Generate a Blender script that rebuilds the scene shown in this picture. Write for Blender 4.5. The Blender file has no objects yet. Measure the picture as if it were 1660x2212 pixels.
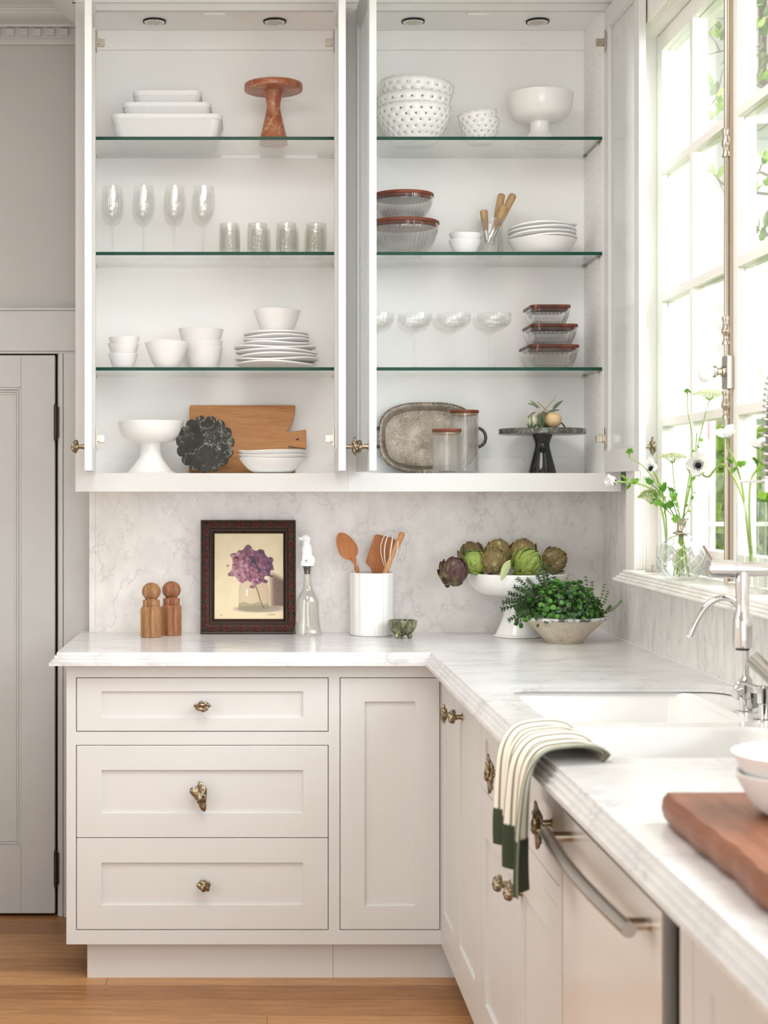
import bpy, bmesh, math, random
from mathutils import Vector, Matrix, noise

PI = math.pi
scene = bpy.context.scene
COL = scene.collection
# ------------------------------------------------------------------ camera
F_PX, VX, VY, CAM_H = 3400.0, 545.0, 1056.0, 1.372     # focal length and principal point for a 1660 x 2212 frame
cam_data = bpy.data.cameras.new('camera')
cam = bpy.data.objects.new('camera', cam_data)
COL.objects.link(cam)
cam.location = (0, 0, CAM_H)
cam.rotation_euler = (PI / 2, 0, 0)
cam_data.sensor_fit = 'VERTICAL'
cam_data.sensor_height = 36.0
cam_data.lens = F_PX / 2212.0 * 36.0
cam_data.shift_x = (830 - VX) / 2212.0
cam_data.shift_y = -(1106 - VY) / 2212.0
cam_data.clip_start = 0.05
cam_data.dof.use_dof = True
cam_data.dof.focus_distance = 4.75
cam_data.dof.aperture_fstop = 6.3
scene.camera = cam
# ------------------------------------------------------------------ world and light
world = bpy.data.worlds.new('world')
scene.world = world
world.use_nodes = True
bg = world.node_tree.nodes['Background']
bg.inputs['Color'].default_value = (0.91, 0.96, 1.0, 1)
bg.inputs['Strength'].default_value = 1.8

def area_light(name, loc, target, sx, sy, power, color=(1, 1, 1)):
    l = bpy.data.lights.new(name, 'AREA')
    l.shape = 'RECTANGLE'; l.size = sx; l.size_y = sy
    l.energy = power; l.color = color
    o = bpy.data.objects.new(name, l); COL.objects.link(o)
    o.location = loc
    o.rotation_euler = (Vector(target) - Vector(loc)).to_track_quat('-Z', 'Y').to_euler()
    return o
# daylight: sky through the sink window, the glazed doors behind, sun on the garden; plus added fill lamps
area_light('window_daylight', (2.5, 3.0, 2.7), (0.6, 3.9, 1.4), 2.2, 2.0, 165, (0.91, 0.96, 1.0))
area_light('right_fill_light', (1.6, 1.2, 2.0), (-0.4, 3.2, 1.0), 1.8, 1.5, 30, (0.91, 0.96, 1.0))  # unseen source, added to light the near counter and board
area_light('garden_door_daylight', (0.1, -2.4, 1.25), (0.1, 5.0, 1.25), 2.2, 2.2, 66, (0.91, 0.96, 1.0))
area_light('overhead_fill_light', (0.0, 3.0, 2.86), (0.0, 3.0, 0.0), 1.2, 1.2, 36, (1.0, 0.985, 0.965))  # invented lamp, added for top light on counters and floor
area_light('left_fill_light', (-2.6, 2.5, 1.7), (1.1, 4.2, 1.1), 1.6, 1.6, 34, (0.91, 0.96, 1.0))  # added fill from the left, no window there; lights the side run
sun_data = bpy.data.lights.new('sun', 'SUN'); sun_data.energy = 3.0; sun_data.angle = 0.02; sun_data.color = (1.0, 0.97, 0.92)
sun = bpy.data.objects.new('sun', sun_data); COL.objects.link(sun)
sun.rotation_euler = Vector((0.4, 0.5, -0.75)).to_track_quat('-Z', 'Y').to_euler()
scene.view_settings.view_transform = 'Standard'
scene.view_settings.look = 'None'
scene.view_settings.gamma = 1.0
scene.view_settings.use_curve_mapping = False
scene.view_settings.exposure = -0.13
scene.cycles.max_bounces = 10
scene.cycles.diffuse_bounces = 6
scene.cycles.glossy_bounces = 4
scene.cycles.transmission_bounces = 8
scene.cycles.transparent_max_bounces = 40
scene.cycles.caustics_reflective = False
scene.cycles.caustics_refractive = False

# ------------------------------------------------------------------ measuring helpers
def PX(px, d): return (px - VX) * d / F_PX
def PZ(py, d): return CAM_H - (py - VY) * d / F_PX

# ------------------------------------------------------------------ materials
def lin(c):
    c = c / 255.0
    return c / 12.92 if c <= 0.04045 else ((c + 0.055) / 1.055) ** 2.4
def rgb(r, g, b): return (lin(r), lin(g), lin(b), 1)

MATS = {}
def new_mat(name):
    m = bpy.data.materials.new(name); m.use_nodes = True
    nt = m.node_tree; nt.nodes.clear()
    out = nt.nodes.new('ShaderNodeOutputMaterial')
    MATS[name] = m
    return m, nt, out
def N(nt, typ, **kw):
    n = nt.nodes.new(typ)
    for k, v in kw.items():
        if k in n.inputs: n.inputs[k].default_value = v
        else: setattr(n, k, v)
    return n
def L(nt, a, b): nt.links.new(a, b)
def coords(nt, scale=(1, 1, 1), rot=(0, 0, 0), kind='Object'):
    tc = N(nt, 'ShaderNodeTexCoord'); mp = N(nt, 'ShaderNodeMapping')
    mp.inputs['Scale'].default_value = scale; mp.inputs['Rotation'].default_value = rot
    L(nt, tc.outputs[kind], mp.inputs['Vector'])
    return mp.outputs['Vector']
def ramp(nt, fac, stops, interp='LINEAR'):
    r = N(nt, 'ShaderNodeValToRGB'); r.color_ramp.interpolation = interp
    e = r.color_ramp.elements
    while len(e) > 1: e.remove(e[-1])
    e[0].position, e[0].color = stops[0]
    for p, c in stops[1:]:
        x = e.new(p); x.color = c
    L(nt, fac, r.inputs['Fac'])
    return r.outputs['Color']
def bump(nt, h, strength=0.3, dist=0.002):
    b = N(nt, 'ShaderNodeBump'); b.inputs['Strength'].default_value = strength; b.inputs['Distance'].default_value = dist
    L(nt, h, b.inputs['Height']); return b.outputs['Normal']
def pbsdf(nt, out, color=None, rough=0.5, metal=0.0, spec=0.5, normal=None, **kw):
    p = N(nt, 'ShaderNodeBsdfPrincipled')
    p.inputs['Roughness'].default_value = rough; p.inputs['Metallic'].default_value = metal
    p.inputs['Specular IOR Level'].default_value = spec
    if color is not None:
        if isinstance(color, tuple): p.inputs['Base Color'].default_value = color
        else: L(nt, color, p.inputs['Base Color'])
    if normal is not None: L(nt, normal, p.inputs['Normal'])
    for k, v in kw.items(): p.inputs[k.replace('_', ' ')].default_value = v
    L(nt, p.outputs[0], out.inputs['Surface'])
    return p
def plain(name, color, rough=0.5, metal=0.0, spec=0.5, grain=0.0, gscale=60, bmp=0.0, **kw):
    m, nt, out = new_mat(name)
    col, nrm = color, None
    if grain or bmp:
        nz = N(nt, 'ShaderNodeTexNoise'); nz.inputs['Scale'].default_value = gscale; nz.inputs['Detail'].default_value = 4
        L(nt, coords(nt), nz.inputs['Vector'])
        if grain:
            a = tuple(max(0, c * (1 - grain)) for c in color[:3]) + (1,)
            b = tuple(min(1, c * (1 + grain)) for c in color[:3]) + (1,)
            col = ramp(nt, nz.outputs['Fac'], [(0.3, a), (0.7, b)])
        if bmp: nrm = bump(nt, nz.outputs['Fac'], bmp, 0.001)
    pbsdf(nt, out, col, rough, metal, spec, nrm, **kw)
    return m
def wood(name, dark, light, axis='X', scale=1.0, rough=0.5, contrast=(0.3, 0.7), spec=0.3, variation=0.0):
    m, nt, out = new_mat(name)
    s = {'X': (1.2, 16, 16), 'Y': (16, 1.2, 16), 'Z': (16, 16, 1.2)}[axis]
    v = coords(nt, tuple(c * scale for c in s))
    n1 = N(nt, 'ShaderNodeTexNoise', Scale=3.0, Detail=6.0, Roughness=0.6, Distortion=0.6); L(nt, v, n1.inputs['Vector'])
    n2 = N(nt, 'ShaderNodeTexNoise', Scale=22.0, Detail=3.0); L(nt, v, n2.inputs['Vector'])
    mx = N(nt, 'ShaderNodeMix', data_type='FLOAT'); mx.inputs[0].default_value = 0.35
    L(nt, n1.outputs['Fac'], mx.inputs[2]); L(nt, n2.outputs['Fac'], mx.inputs[3])
    fac = mx.outputs[0]
    if variation:
        oi = N(nt, 'ShaderNodeObjectInfo')
        ma = N(nt, 'ShaderNodeMath', operation='MULTIPLY_ADD'); ma.inputs[1].default_value = variation; ma.inputs[2].default_value = -variation / 2
        L(nt, oi.outputs['Random'], ma.inputs[0])
        ad = N(nt, 'ShaderNodeMath', operation='ADD'); L(nt, fac, ad.inputs[0]); L(nt, ma.outputs[0], ad.inputs[1]); fac = ad.outputs[0]
    col = ramp(nt, fac, [(contrast[0], dark), (contrast[1], light)])
    pbsdf(nt, out, col, rough, 0, spec, bump(nt, fac, 0.08, 0.001))
    return m
def marble(name, base, cloud, vein, scale=1.0, stretch=(1, 1, 1), rot=(0, 0, 0), rough=0.25, vein_w=0.03, amount=0.7, spec=0.5, warp=0.22):
    m, nt, out = new_mat(name)
    v = coords(nt, tuple(scale * s for s in stretch), rot)
    d = N(nt, 'ShaderNodeTexNoise', Scale=1.9, Detail=8.0, Roughness=0.62); L(nt, v, d.inputs['Vector'])
    mixv = N(nt, 'ShaderNodeVectorMath', operation='MULTIPLY_ADD')
    L(nt, d.outputs['Color'], mixv.inputs[0]); mixv.inputs[1].default_value = (warp, warp, warp); L(nt, v, mixv.inputs[2])
    def veins(sc, w, det, rough_=0.6):
        n = N(nt, 'ShaderNodeTexNoise', Scale=sc, Detail=det, Roughness=rough_); L(nt, mixv.outputs[0], n.inputs['Vector'])
        s = N(nt, 'ShaderNodeMath', operation='SUBTRACT'); L(nt, n.outputs['Fac'], s.inputs[0]); s.inputs[1].default_value = 0.5
        a = N(nt, 'ShaderNodeMath', operation='ABSOLUTE'); L(nt, s.outputs[0], a.inputs[0])
        return ramp(nt, a.outputs[0], [(0.0, (1, 1, 1, 1)), (w * 0.35, (0.45, 0.45, 0.45, 1)), (w, (0, 0, 0, 1))])
    v1 = veins(0.75, vein_w, 5.0); v2 = veins(2.6, vein_w * 1.3, 5.0, 0.65)
    def masked(x, sc, lo, hi):
        mask = N(nt, 'ShaderNodeTexNoise', Scale=sc, Detail=3.0); L(nt, v, mask.inputs['Vector'])
        mk = ramp(nt, mask.outputs['Fac'], [(lo, (0, 0, 0, 1)), (hi, (1, 1, 1, 1))])
        m2 = N(nt, 'ShaderNodeMath', operation='MULTIPLY'); L(nt, x, m2.inputs[0]); L(nt, mk, m2.inputs[1]); return m2.outputs[0]
    m1 = masked(v1, 0.9, 0.36, 0.62); m2 = masked(v2, 2.1, 0.47, 0.68)
    cl = ramp(nt, d.outputs['Fac'], [(0.34, base), (0.70, cloud)])
    mm = N(nt, 'ShaderNodeMath', operation='MAXIMUM'); L(nt, m1, mm.inputs[0]); L(nt, m2, mm.inputs[1])
    ms = N(nt, 'ShaderNodeMath', operation='MULTIPLY'); L(nt, mm.outputs[0], ms.inputs[0]); ms.inputs[1].default_value = amount
    mx = N(nt, 'ShaderNodeMix', data_type='RGBA'); L(nt, ms.outputs[0], mx.inputs[0]); L(nt, cl, mx.inputs[6]); mx.inputs[7].default_value = vein
    pbsdf(nt, out, mx.outputs[2], rough, 0, spec)
    return m
def thin_glass(name, tint=(1, 1, 1, 1), ior=1.5, rough=0.0, boost=1.0, bumpscale=0, wires=False, refr=0.0):
    """one face of a glass wall: lets light through, mirrors by Fresnel"""
    m, nt, out = new_mat(name)
    tr = N(nt, 'ShaderNodeBsdfTransparent'); tr.inputs['Color'].default_value = tint
    gl = N(nt, 'ShaderNodeBsdfGlossy'); gl.inputs['Roughness'].default_value = rough; gl.inputs['Color'].default_value = (1, 1, 1, 1)
    fr = N(nt, 'ShaderNodeFresnel')
    ge = N(nt, 'ShaderNodeNewGeometry'); im = N(nt, 'ShaderNodeMix', data_type='FLOAT')
    im.inputs[2].default_value = ior; im.inputs[3].default_value = 1.0 / ior     # both faces of the wall mirror alike
    L(nt, ge.outputs['Backfacing'], im.inputs[0]); L(nt, im.outputs[0], fr.inputs['IOR'])
    if bumpscale:
        nz = N(nt, 'ShaderNodeTexNoise', Scale=bumpscale, Detail=2.0); L(nt, coords(nt), nz.inputs['Vector'])
        b = bump(nt, nz.outputs['Fac'], 0.5, 0.002); L(nt, b, gl.inputs['Normal']); L(nt, b, fr.inputs['Normal'])
    fac = fr.outputs[0]
    if boost != 1.0:
        mu = N(nt, 'ShaderNodeMath', operation='MULTIPLY', use_clamp=True); mu.inputs[1].default_value = boost
        L(nt, fac, mu.inputs[0]); fac = mu.outputs[0]
    mx = N(nt, 'ShaderNodeMixShader'); L(nt, fac, mx.inputs[0]); L(nt, tr.outputs[0], mx.inputs[1]); L(nt, gl.outputs[0], mx.inputs[2])
    sh = mx.outputs[0]
    if refr:    # part of the light is bent by the ribs
        g = N(nt, 'ShaderNodeBsdfGlass'); g.inputs['IOR'].default_value = 1.4; g.inputs['Color'].default_value = (1, 1, 1, 1)
        m3 = N(nt, 'ShaderNodeMixShader'); m3.inputs[0].default_value = refr; L(nt, sh, m3.inputs[1]); L(nt, g.outputs[0], m3.inputs[2]); sh = m3.outputs[0]
    if wires:   # textured glass scatters a little, with a fine diamond wire mesh cast into the pane (object Y and Z)
        hz = N(nt, 'ShaderNodeBsdfDiffuse'); hz.inputs['Color'].default_value = (0.92, 0.93, 0.92, 1)
        hm_ = N(nt, 'ShaderNodeMixShader'); hm_.inputs[0].default_value = 0.42; L(nt, sh, hm_.inputs[1]); L(nt, hz.outputs[0], hm_.inputs[2]); sh = hm_.outputs[0]
        tc = N(nt, 'ShaderNodeTexCoord'); sp = N(nt, 'ShaderNodeSeparateXYZ'); L(nt, tc.outputs['Object'], sp.inputs[0])
        res = []
        for sg in (1, -1):
            a = N(nt, 'ShaderNodeMath', operation='MULTIPLY'); a.inputs[1].default_value = 1.9 * sg; L(nt, sp.outputs['Z'], a.inputs[0])
            b2 = N(nt, 'ShaderNodeMath', operation='ADD'); L(nt, a.outputs[0], b2.inputs[0]); L(nt, sp.outputs['X'], b2.inputs[1])
            p = N(nt, 'ShaderNodeMath', operation='PINGPONG'); p.inputs[1].default_value = 0.022; L(nt, b2.outputs[0], p.inputs[0])
            c = N(nt, 'ShaderNodeMath', operation='LESS_THAN'); c.inputs[1].default_value = 0.0011; L(nt, p.outputs[0], c.inputs[0]); res.append(c.outputs[0])
        mm = N(nt, 'ShaderNodeMath', operation='MAXIMUM'); L(nt, res[0], mm.inputs[0]); L(nt, res[1], mm.inputs[1])
        sc = N(nt, 'ShaderNodeMath', operation='MULTIPLY'); L(nt, mm.outputs[0], sc.inputs[0]); sc.inputs[1].default_value = 0.4
        df = N(nt, 'ShaderNodeBsdfDiffuse'); df.inputs['Color'].default_value = (0.45, 0.45, 0.44, 1)
        m2 = N(nt, 'ShaderNodeMixShader'); L(nt, sc.outputs[0], m2.inputs[0]); L(nt, sh, m2.inputs[1]); L(nt, df.outputs[0], m2.inputs[2]); sh = m2.outputs[0]
    L(nt, sh, out.inputs['Surface'])
    return m
def vcol_mat(name, attr='col', rough=0.6, spec=0.3, translucent=0.0, bmp=0.0):
    m, nt, out = new_mat(name)
    a = N(nt, 'ShaderNodeAttribute'); a.attribute_name = attr
    nrm = None
    if bmp:
        nz = N(nt, 'ShaderNodeTexNoise', Scale=400.0, Detail=2.0); L(nt, coords(nt), nz.inputs['Vector']); nrm = bump(nt, nz.outputs['Fac'], bmp, 0.001)
    pbsdf(nt, out, a.outputs['Color'], rough, 0, spec, nrm)
    return m
def leaf_mat(name, dark, light, rough=0.45, spec=0.4, trans=0.25):
    m, nt, out = new_mat(name)
    oi = N(nt, 'ShaderNodeObjectInfo'); nz = N(nt, 'ShaderNodeTexNoise', Scale=35.0); L(nt, coords(nt), nz.inputs['Vector'])
    ad = N(nt, 'ShaderNodeMath', operation='MULTIPLY_ADD'); ad.inputs[1].default_value = 0.6; L(nt, nz.outputs['Fac'], ad.inputs[0])
    mu = N(nt, 'ShaderNodeMath', operation='MULTIPLY_ADD'); mu.inputs[1].default_value = 0.7; mu.inputs[2].default_value = -0.15
    L(nt, oi.outputs['Random'], mu.inputs[0]); L(nt, mu.outputs[0], ad.inputs[2])
    col = ramp(nt, ad.outputs[0], [(0.15, dark), (0.85, light)])
    p = pbsdf(nt, out, col, rough, 0, spec)
    if trans:
        t = N(nt, 'ShaderNodeBsdfTranslucent'); L(nt, col, t.inputs['Color'])
        mx = N(nt, 'ShaderNodeMixShader'); mx.inputs[0].default_value = trans
        L(nt, p.outputs[0], mx.inputs[1]); L(nt, t.outputs[0], mx.inputs[2]); L(nt, mx.outputs[0], out.inputs['Surface'])
    return m

WHITE = plain('white_paint', rgb(213, 212, 210), 0.38, spec=0.4, grain=0.012, gscale=9)
INNER = plain('cabinet_interior_paint', rgb(248, 247, 245), 0.45, spec=0.35)
WALLP = plain('wall_plaster', rgb(192, 190, 187), 0.7, spec=0.2, grain=0.02, gscale=4)  # kept darker too: shade on the left put into the colour
DOORP = plain('old_shaded_door_paint', rgb(198, 197, 195), 0.42, spec=0.4, grain=0.02, gscale=14, bmp=0.03)  # base colour lowered to stand in for shade around the door
CEIL = plain('ceiling_paint', rgb(210, 207, 202), 0.8, spec=0.2)
WALLR = plain('white_wall_paint', rgb(242, 241, 238), 0.6, spec=0.25)
GAPSHADE = plain('gap_shade', rgb(38, 33, 28), 0.9, spec=0.1)  # near-black paint standing in for shade inside narrow gaps
MARB_BACK = marble('marble_backsplash', rgb(244, 240, 236), rgb(226, 221, 217), rgb(164, 158, 153), 6.5, (1, 1, 0.8), (0, 0.5, 0), 0.28, 0.02, 0.4)
MARB_SIDE = marble('marble_side_slab', rgb(242, 240, 236), rgb(226, 223, 219), rgb(156, 154, 151), 7.0, (1, 2.2, 0.7), (0.25, 0, 0), 0.28, 0.03, 0.55)
MARB_TOP = marble('marble_counter', rgb(226, 225, 224), rgb(212, 211, 211), rgb(158, 157, 159), 4.6, (0.8, 1.5, 1), (0, 0, 0.35), 0.2, 0.026, 0.45)
MARB_SILL = marble('marble_sill', rgb(240, 238, 234), rgb(224, 220, 213), rgb(190, 186, 180), 5.0, (1, 1, 1), (0, 0, 0.3), 0.2, 0.03, 0.4)
FLOORW = wood('oak_floor', rgb(126, 80, 44), rgb(206, 154, 102), 'X', 1.6, 0.38, (0.25, 0.8), 0.4, 0.28)
CERAMIC = plain('white_glaze', rgb(240, 239, 237), 0.14, spec=0.5)
CERAMIC_M = plain('white_matte_ceramic', rgb(238, 237, 236), 0.45, spec=0.4)
PORCELAIN = plain('sink_porcelain', rgb(242, 241, 238), 0.1, spec=0.5)
SPECKLE = plain('speckled_stoneware', rgb(238, 238, 238), 0.5, spec=0.35, grain=0.05, gscale=420)
CHROME = plain('chrome', rgb(215, 213, 210), 0.08, 1.0)
NICKEL = plain('brushed_nickel', rgb(188, 178, 164), 0.26, 1.0)
STEEL = plain('stainless_steel', rgb(190, 186, 180), 0.3, 1.0)
BRASS = plain('antique_brass', rgb(150, 136, 112), 0.28, 1.0, grain=0.5, gscale=170)
BRONZE = plain('dark_bronze', rgb(74, 66, 56), 0.42, 1.0)
BLACK = plain('black_rubber', rgb(18, 17, 16), 0.6)
GLASS = thin_glass('clear_glass', (0.985, 0.985, 0.985, 1), 1.5)
GLASSW = thin_glass('glassware', (0.972, 0.972, 0.968, 1), 1.5)
GLASS_FL = thin_glass('fluted_glass', (0.99, 0.99, 0.985, 1), 1.5, boost=1.2, refr=0.22)
SMOKE = thin_glass('smoky_engraved_glass', (0.925, 0.925, 0.912, 1), 1.5, boost=1.3, bumpscale=120)
SHELFG = thin_glass('shelf_glass', (0.965, 0.978, 0.970, 1), 1.5)
SHELFE = plain('shelf_glass_edge', rgb(10, 66, 50), 0.35, spec=0.25)
PANE = thin_glass('window_glass', (0.99, 0.99, 0.99, 1), 1.35)
WIREG = thin_glass('wired_door_glass', (0.985, 0.988, 0.985, 1), 1.3, wires=True)

# ------------------------------------------------------------------ mesh building
class MB:
    def __init__(s): s.v = []; s.f = []; s.m = []; s.c = None
    def add(s, vs, fs, mi=0):
        o = len(s.v); s.v.extend([tuple(p) for p in vs])
        for f in fs: s.f.append(tuple(i + o for i in f)); s.m.append(mi)
        return s
    def box(s, x0, x1, y0, y1, z0, z1, mi=0):
        vs = [(x, y, z) for z in (z0, z1) for y in (y0, y1) for x in (x0, x1)]
        return s.add(vs, [(0, 2, 3, 1), (4, 5, 7, 6), (0, 1, 5, 4), (2, 6, 7, 3), (0, 4, 6, 2), (1, 3, 7, 5)], mi)
    def lathe(s, prof, seg=32, c=(0, 0, 0), rmod=None, mi=0, zmod=None):
        n = len(prof); vs = []; fs = []
        for i, (r, z) in enumerate(prof):
            for k in range(seg):
                a = 2 * PI * k / seg
                rr = r if rmod is None else rmod(a, r, z)
                zz = z if zmod is None else zmod(a, r, z)
                vs.append((c[0] + rr * math.cos(a), c[1] + rr * math.sin(a), c[2] + zz))
        for i in range(n - 1):
            for k in range(seg):
                k2 = (k + 1) % seg
                fs.append((i * seg + k, i * seg + k2, (i + 1) * seg + k2, (i + 1) * seg + k))
        if prof[0][0] > 1e-6: fs.append(tuple(reversed(range(seg))))
        if prof[-1][0] > 1e-6: fs.append(tuple((n - 1) * seg + k for k in range(seg)))
        return s.add(vs, fs, mi)
    def tube(s, pts, rad, seg=10, cap=True, mi=0):
        pts = [Vector(p) for p in pts]; n = len(pts)
        rs = rad if isinstance(rad, (list, tuple)) else [rad] * n
        vs = []; fs = []; up = None
        for i, p in enumerate(pts):
            t = (pts[min(i + 1, n - 1)] - pts[max(i - 1, 0)]).normalized()
            if up is None:
                up = Vector((0, 0, 1)) if abs(t.z) < 0.9 else Vector((1, 0, 0))
            a = t.cross(up)
            if a.length < 1e-5: a = t.cross(Vector((0, 1, 0.01)))
            a.normalize(); b = a.cross(t).normalized(); up = b
            for k in range(seg):
                an = 2 * PI * k / seg
                vs.append(p + (a * math.cos(an) + b * math.sin(an)) * rs[i])
        for i in range(n - 1):
            for k in range(seg):
                k2 = (k + 1) % seg
                fs.append((i * seg + k, i * seg + k2, (i + 1) * seg + k2, (i + 1) * seg + k))
        if cap: fs.append(tuple(reversed(range(seg)))); fs.append(tuple((n - 1) * seg + k for k in range(seg)))
        return s.add(vs, fs, mi)
    def prism(s, poly, a, b, axis='Y', mi=0):
        n = len(poly)
        def mk(p, t):
            return {'Y': (p[0], t, p[1]), 'X': (t, p[0], p[1]), 'Z': (p[0], p[1], t)}[axis]
        vs = [mk(p, a) for p in poly] + [mk(p, b) for p in poly]
        fs = [tuple(range(n)), tuple(reversed(range(n, 2 * n)))]
        for i in range(n):
            j = (i + 1) % n; fs.append((i, i + n, j + n, j))
        return s.add(vs, fs, mi)
    def ball(s, c, r, seg=16, rings=10, sc=(1, 1, 1), mi=0):
        c = Vector(c); vs = [c + Vector((0, 0, -r * sc[2]))]; fs = []
        for i in range(1, rings):
            ph = -PI / 2 + PI * i / rings
            for k in range(seg):
                a = 2 * PI * k / seg
                vs.append(c + Vector((r * sc[0] * math.cos(ph) * math.cos(a), r * sc[1] * math.cos(ph) * math.sin(a), r * sc[2] * math.sin(ph))))
        vs.append(c + Vector((0, 0, r * sc[2]))); T = len(vs) - 1
        for k in range(seg): fs.append((0, 1 + (k + 1) % seg, 1 + k)); fs.append((T, T - seg + k, T - seg + (k + 1) % seg))
        for i in range(rings - 2):
            for k in range(seg):
                k2 = (k + 1) % seg; b0 = 1 + i * seg
                fs.append((b0 + k, b0 + k2, b0 + seg + k2, b0 + seg + k))
        return s.add(vs, fs, mi)
    def grid(s, fn, nu, nv, mi=0, closed_u=False):
        vs = [fn(i / nu, j / nv) for j in range(nv + 1) for i in range(nu + (0 if closed_u else 1))]
        w = nu if closed_u else nu + 1; fs = []
        for j in range(nv):
            for i in range(nu):
                i2 = (i + 1) % w
                fs.append((j * w + i, j * w + i2, (j + 1) * w + i2, (j + 1) * w + i))
        return s.add(vs, fs, mi)
    def xf(s, M):
        s.v = [tuple(M @ Vector(p)) for p in s.v]; return s
    def mesh(s, name, mats, smooth=35, fixn=True):
        me = bpy.data.meshes.new(name)
        me.from_pydata(s.v, [], s.f); 
        for m in (mats if isinstance(mats, (list, tuple)) else [mats]): me.materials.append(m)
        if any(s.m): me.polygons.foreach_set('material_index', s.m)
        if fixn:
            b = bmesh.new(); b.from_mesh(me); bmesh.ops.recalc_face_normals(b, faces=b.faces); b.to_mesh(me); b.free()
        if s.c is not None:
            at = me.color_attributes.new('col', 'FLOAT_COLOR', 'POINT')
            at.data.foreach_set('color', [x for c in s.c for x in c])
        if smooth:
            me.polygons.foreach_set('use_smooth', [True] * len(me.polygons)); me.set_sharp_from_angle(angle=math.radians(smooth))
        me.update(); return me
    def build(s, name, mats, parent=None, smooth=35, bevel=0.0, world=False, loc=None, rot=None, fixn=True, segs=2):
        if world and parent is not None:
            off = wloc(parent); s.v = [(p[0] - off.x, p[1] - off.y, p[2] - off.z) for p in s.v]
        o = bpy.data.objects.new(name, s.mesh(name, mats, smooth, fixn)); COL.objects.link(o)
        if parent is not None: o.parent = parent
        if loc is not None: o.location = loc
        if rot is not None: o.rotation_euler = rot
        if bevel:
            b = o.modifiers.new('bevel', 'BEVEL'); b.width = bevel; b.segments = segs; b.limit_method = 'ANGLE'; b.angle_limit = math.radians(40)
        return o
def wloc(o):
    v = Vector((0, 0, 0))
    while o is not None: v += o.location; o = o.parent
    return v
def place(name, me, parent, loc=(0, 0, 0), rot=(0, 0, 0), sc=(1, 1, 1)):
    o = bpy.data.objects.new(name, me); COL.objects.link(o); o.parent = parent
    o.location = loc; o.rotation_euler = rot; o.scale = sc
    return o
def tag(o, label, cat, group=None):
    o['label'] = label; o['category'] = cat
    if group: o['group'] = group
    return o
def thing(name, label, cat, loc=(0, 0, 0), rot=(0, 0, 0), group=None):
    o = bpy.data.objects.new(name, None); COL.objects.link(o); o.empty_display_size = 0.05
    o.location = loc; o.rotation_euler = rot
    return tag(o, label, cat, group)
def structure(o, label=None):
    o['kind'] = 'structure'
    if label: o['label'] = label
    return o
def s_empty(name, loc=(0, 0, 0), label=None):
    o = bpy.data.objects.new(name, None); COL.objects.link(o); o.location = loc
    return structure(o, label)
def dup(root, loc, rot=None, label=None, sc=None):
    r = root.copy(); COL.objects.link(r); r.location = loc
    if rot is not None: r.rotation_euler = rot
    if sc is not None: r.scale = sc
    if label: r['label'] = label
    for ch in list(root.children):
        c = ch.copy(); COL.objects.link(c); c.parent = r
        for g in list(ch.children):
            d = g.copy(); COL.objects.link(d); d.parent = c
    return r
def smoothstep(a, b, x):
    t = min(1, max(0, (x - a) / (b - a))); return t * t * (3 - 2 * t)
def catmull(pts, n=8):
    P = [Vector(p) for p in pts]; out = []
    for i in range(len(P) - 1):
        p0 = P[max(i - 1, 0)]; p1 = P[i]; p2 = P[i + 1]; p3 = P[min(i + 2, len(P) - 1)]
        for k in range(n):
            t = k / n
            out.append(0.5 * ((2 * p1) + (p2 - p0) * t + (2 * p0 - 5 * p1 + 4 * p2 - p3) * t * t + (3 * p1 - p0 - 3 * p2 + p3) * t ** 3))
    out.append(P[-1]); return out
def rrect(x0, x1, y0, y1, r, n=6):
    out = []
    for cx, cy, a0 in ((x1 - r, y1 - r, 0), (x0 + r, y1 - r, PI / 2), (x0 + r, y0 + r, PI), (x1 - r, y0 + r, 1.5 * PI)):
        for k in range(n + 1):
            a = a0 + PI / 2 * k / n; out.append((cx + r * math.cos(a), cy + r * math.sin(a)))
    return out
# ================================================================== the room
ZF, ZC = -0.016, 2.905            # floor and ceiling
WALL_Y, SLAB_Y, WALL_X = 5.12, 5.04, 1.13
CT = 0.914                        # counter top
floor = structure(MB().box(-2.7, 1.3, -2.6, 5.3, -0.08, -0.0205).build('floor', FLOORW, smooth=0))
random.seed(4)
row0 = 4.402
for k in range(-14, 6):
    y0 = row0 + 0.127 * k
    x = -2.7 + random.random() * 0.5
    cuts = [-2.7]
    if k == 0: cuts += [-1.55, -0.411]
    elif k == -3: cuts += [-1.2, 0.039]
    else:
        x = -2.7 + 0.4 + random.random() * 1.1
        while x < 0.7:
            if k > -3 and -0.95 < x < 0.62: x += 1.5
            else: cuts.append(x); x += 1.0 + random.random() * 0.8
    cuts.append(1.2)
    for a, b in zip(cuts[:-1], cuts[1:]):
        cx, cy = (a + b) / 2, y0 + 0.0635
        MB().box(a - cx + 0.0005, b - cx - 0.0005, -0.0631, 0.0631, -0.005, 0).build('floor_plank', FLOORW, floor, smooth=0, bevel=0.0007, loc=(cx, cy, ZF))
ceiling = structure(MB().box(-2.8, 1.4, -2.6, 5.3, ZC, ZC + 0.1).build('ceiling', CEIL, smooth=0))
DL, DR, DT = -1.10, -0.633, 1.8125     # door opening
wb = MB().box(DR, 1.3, WALL_Y, 5.3, ZF, ZC).box(-2.8, DL, WALL_Y, 5.3, ZF, ZC).box(DL, DR, WALL_Y, 5.3, DT, ZC)
wb.box(-0.523, 1.13, 5.062, WALL_Y, 0.86, 1.40)
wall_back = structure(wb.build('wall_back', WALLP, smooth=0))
structure(MB().box(-2.8, -2.7, -2.6, 3.6, ZF, ZC).box(-2.8, -1.20, 3.6, 5.119, ZF, ZC).build('wall_left', WALLR, smooth=0))  # the return beside the door is unseen, added to shade it
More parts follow.
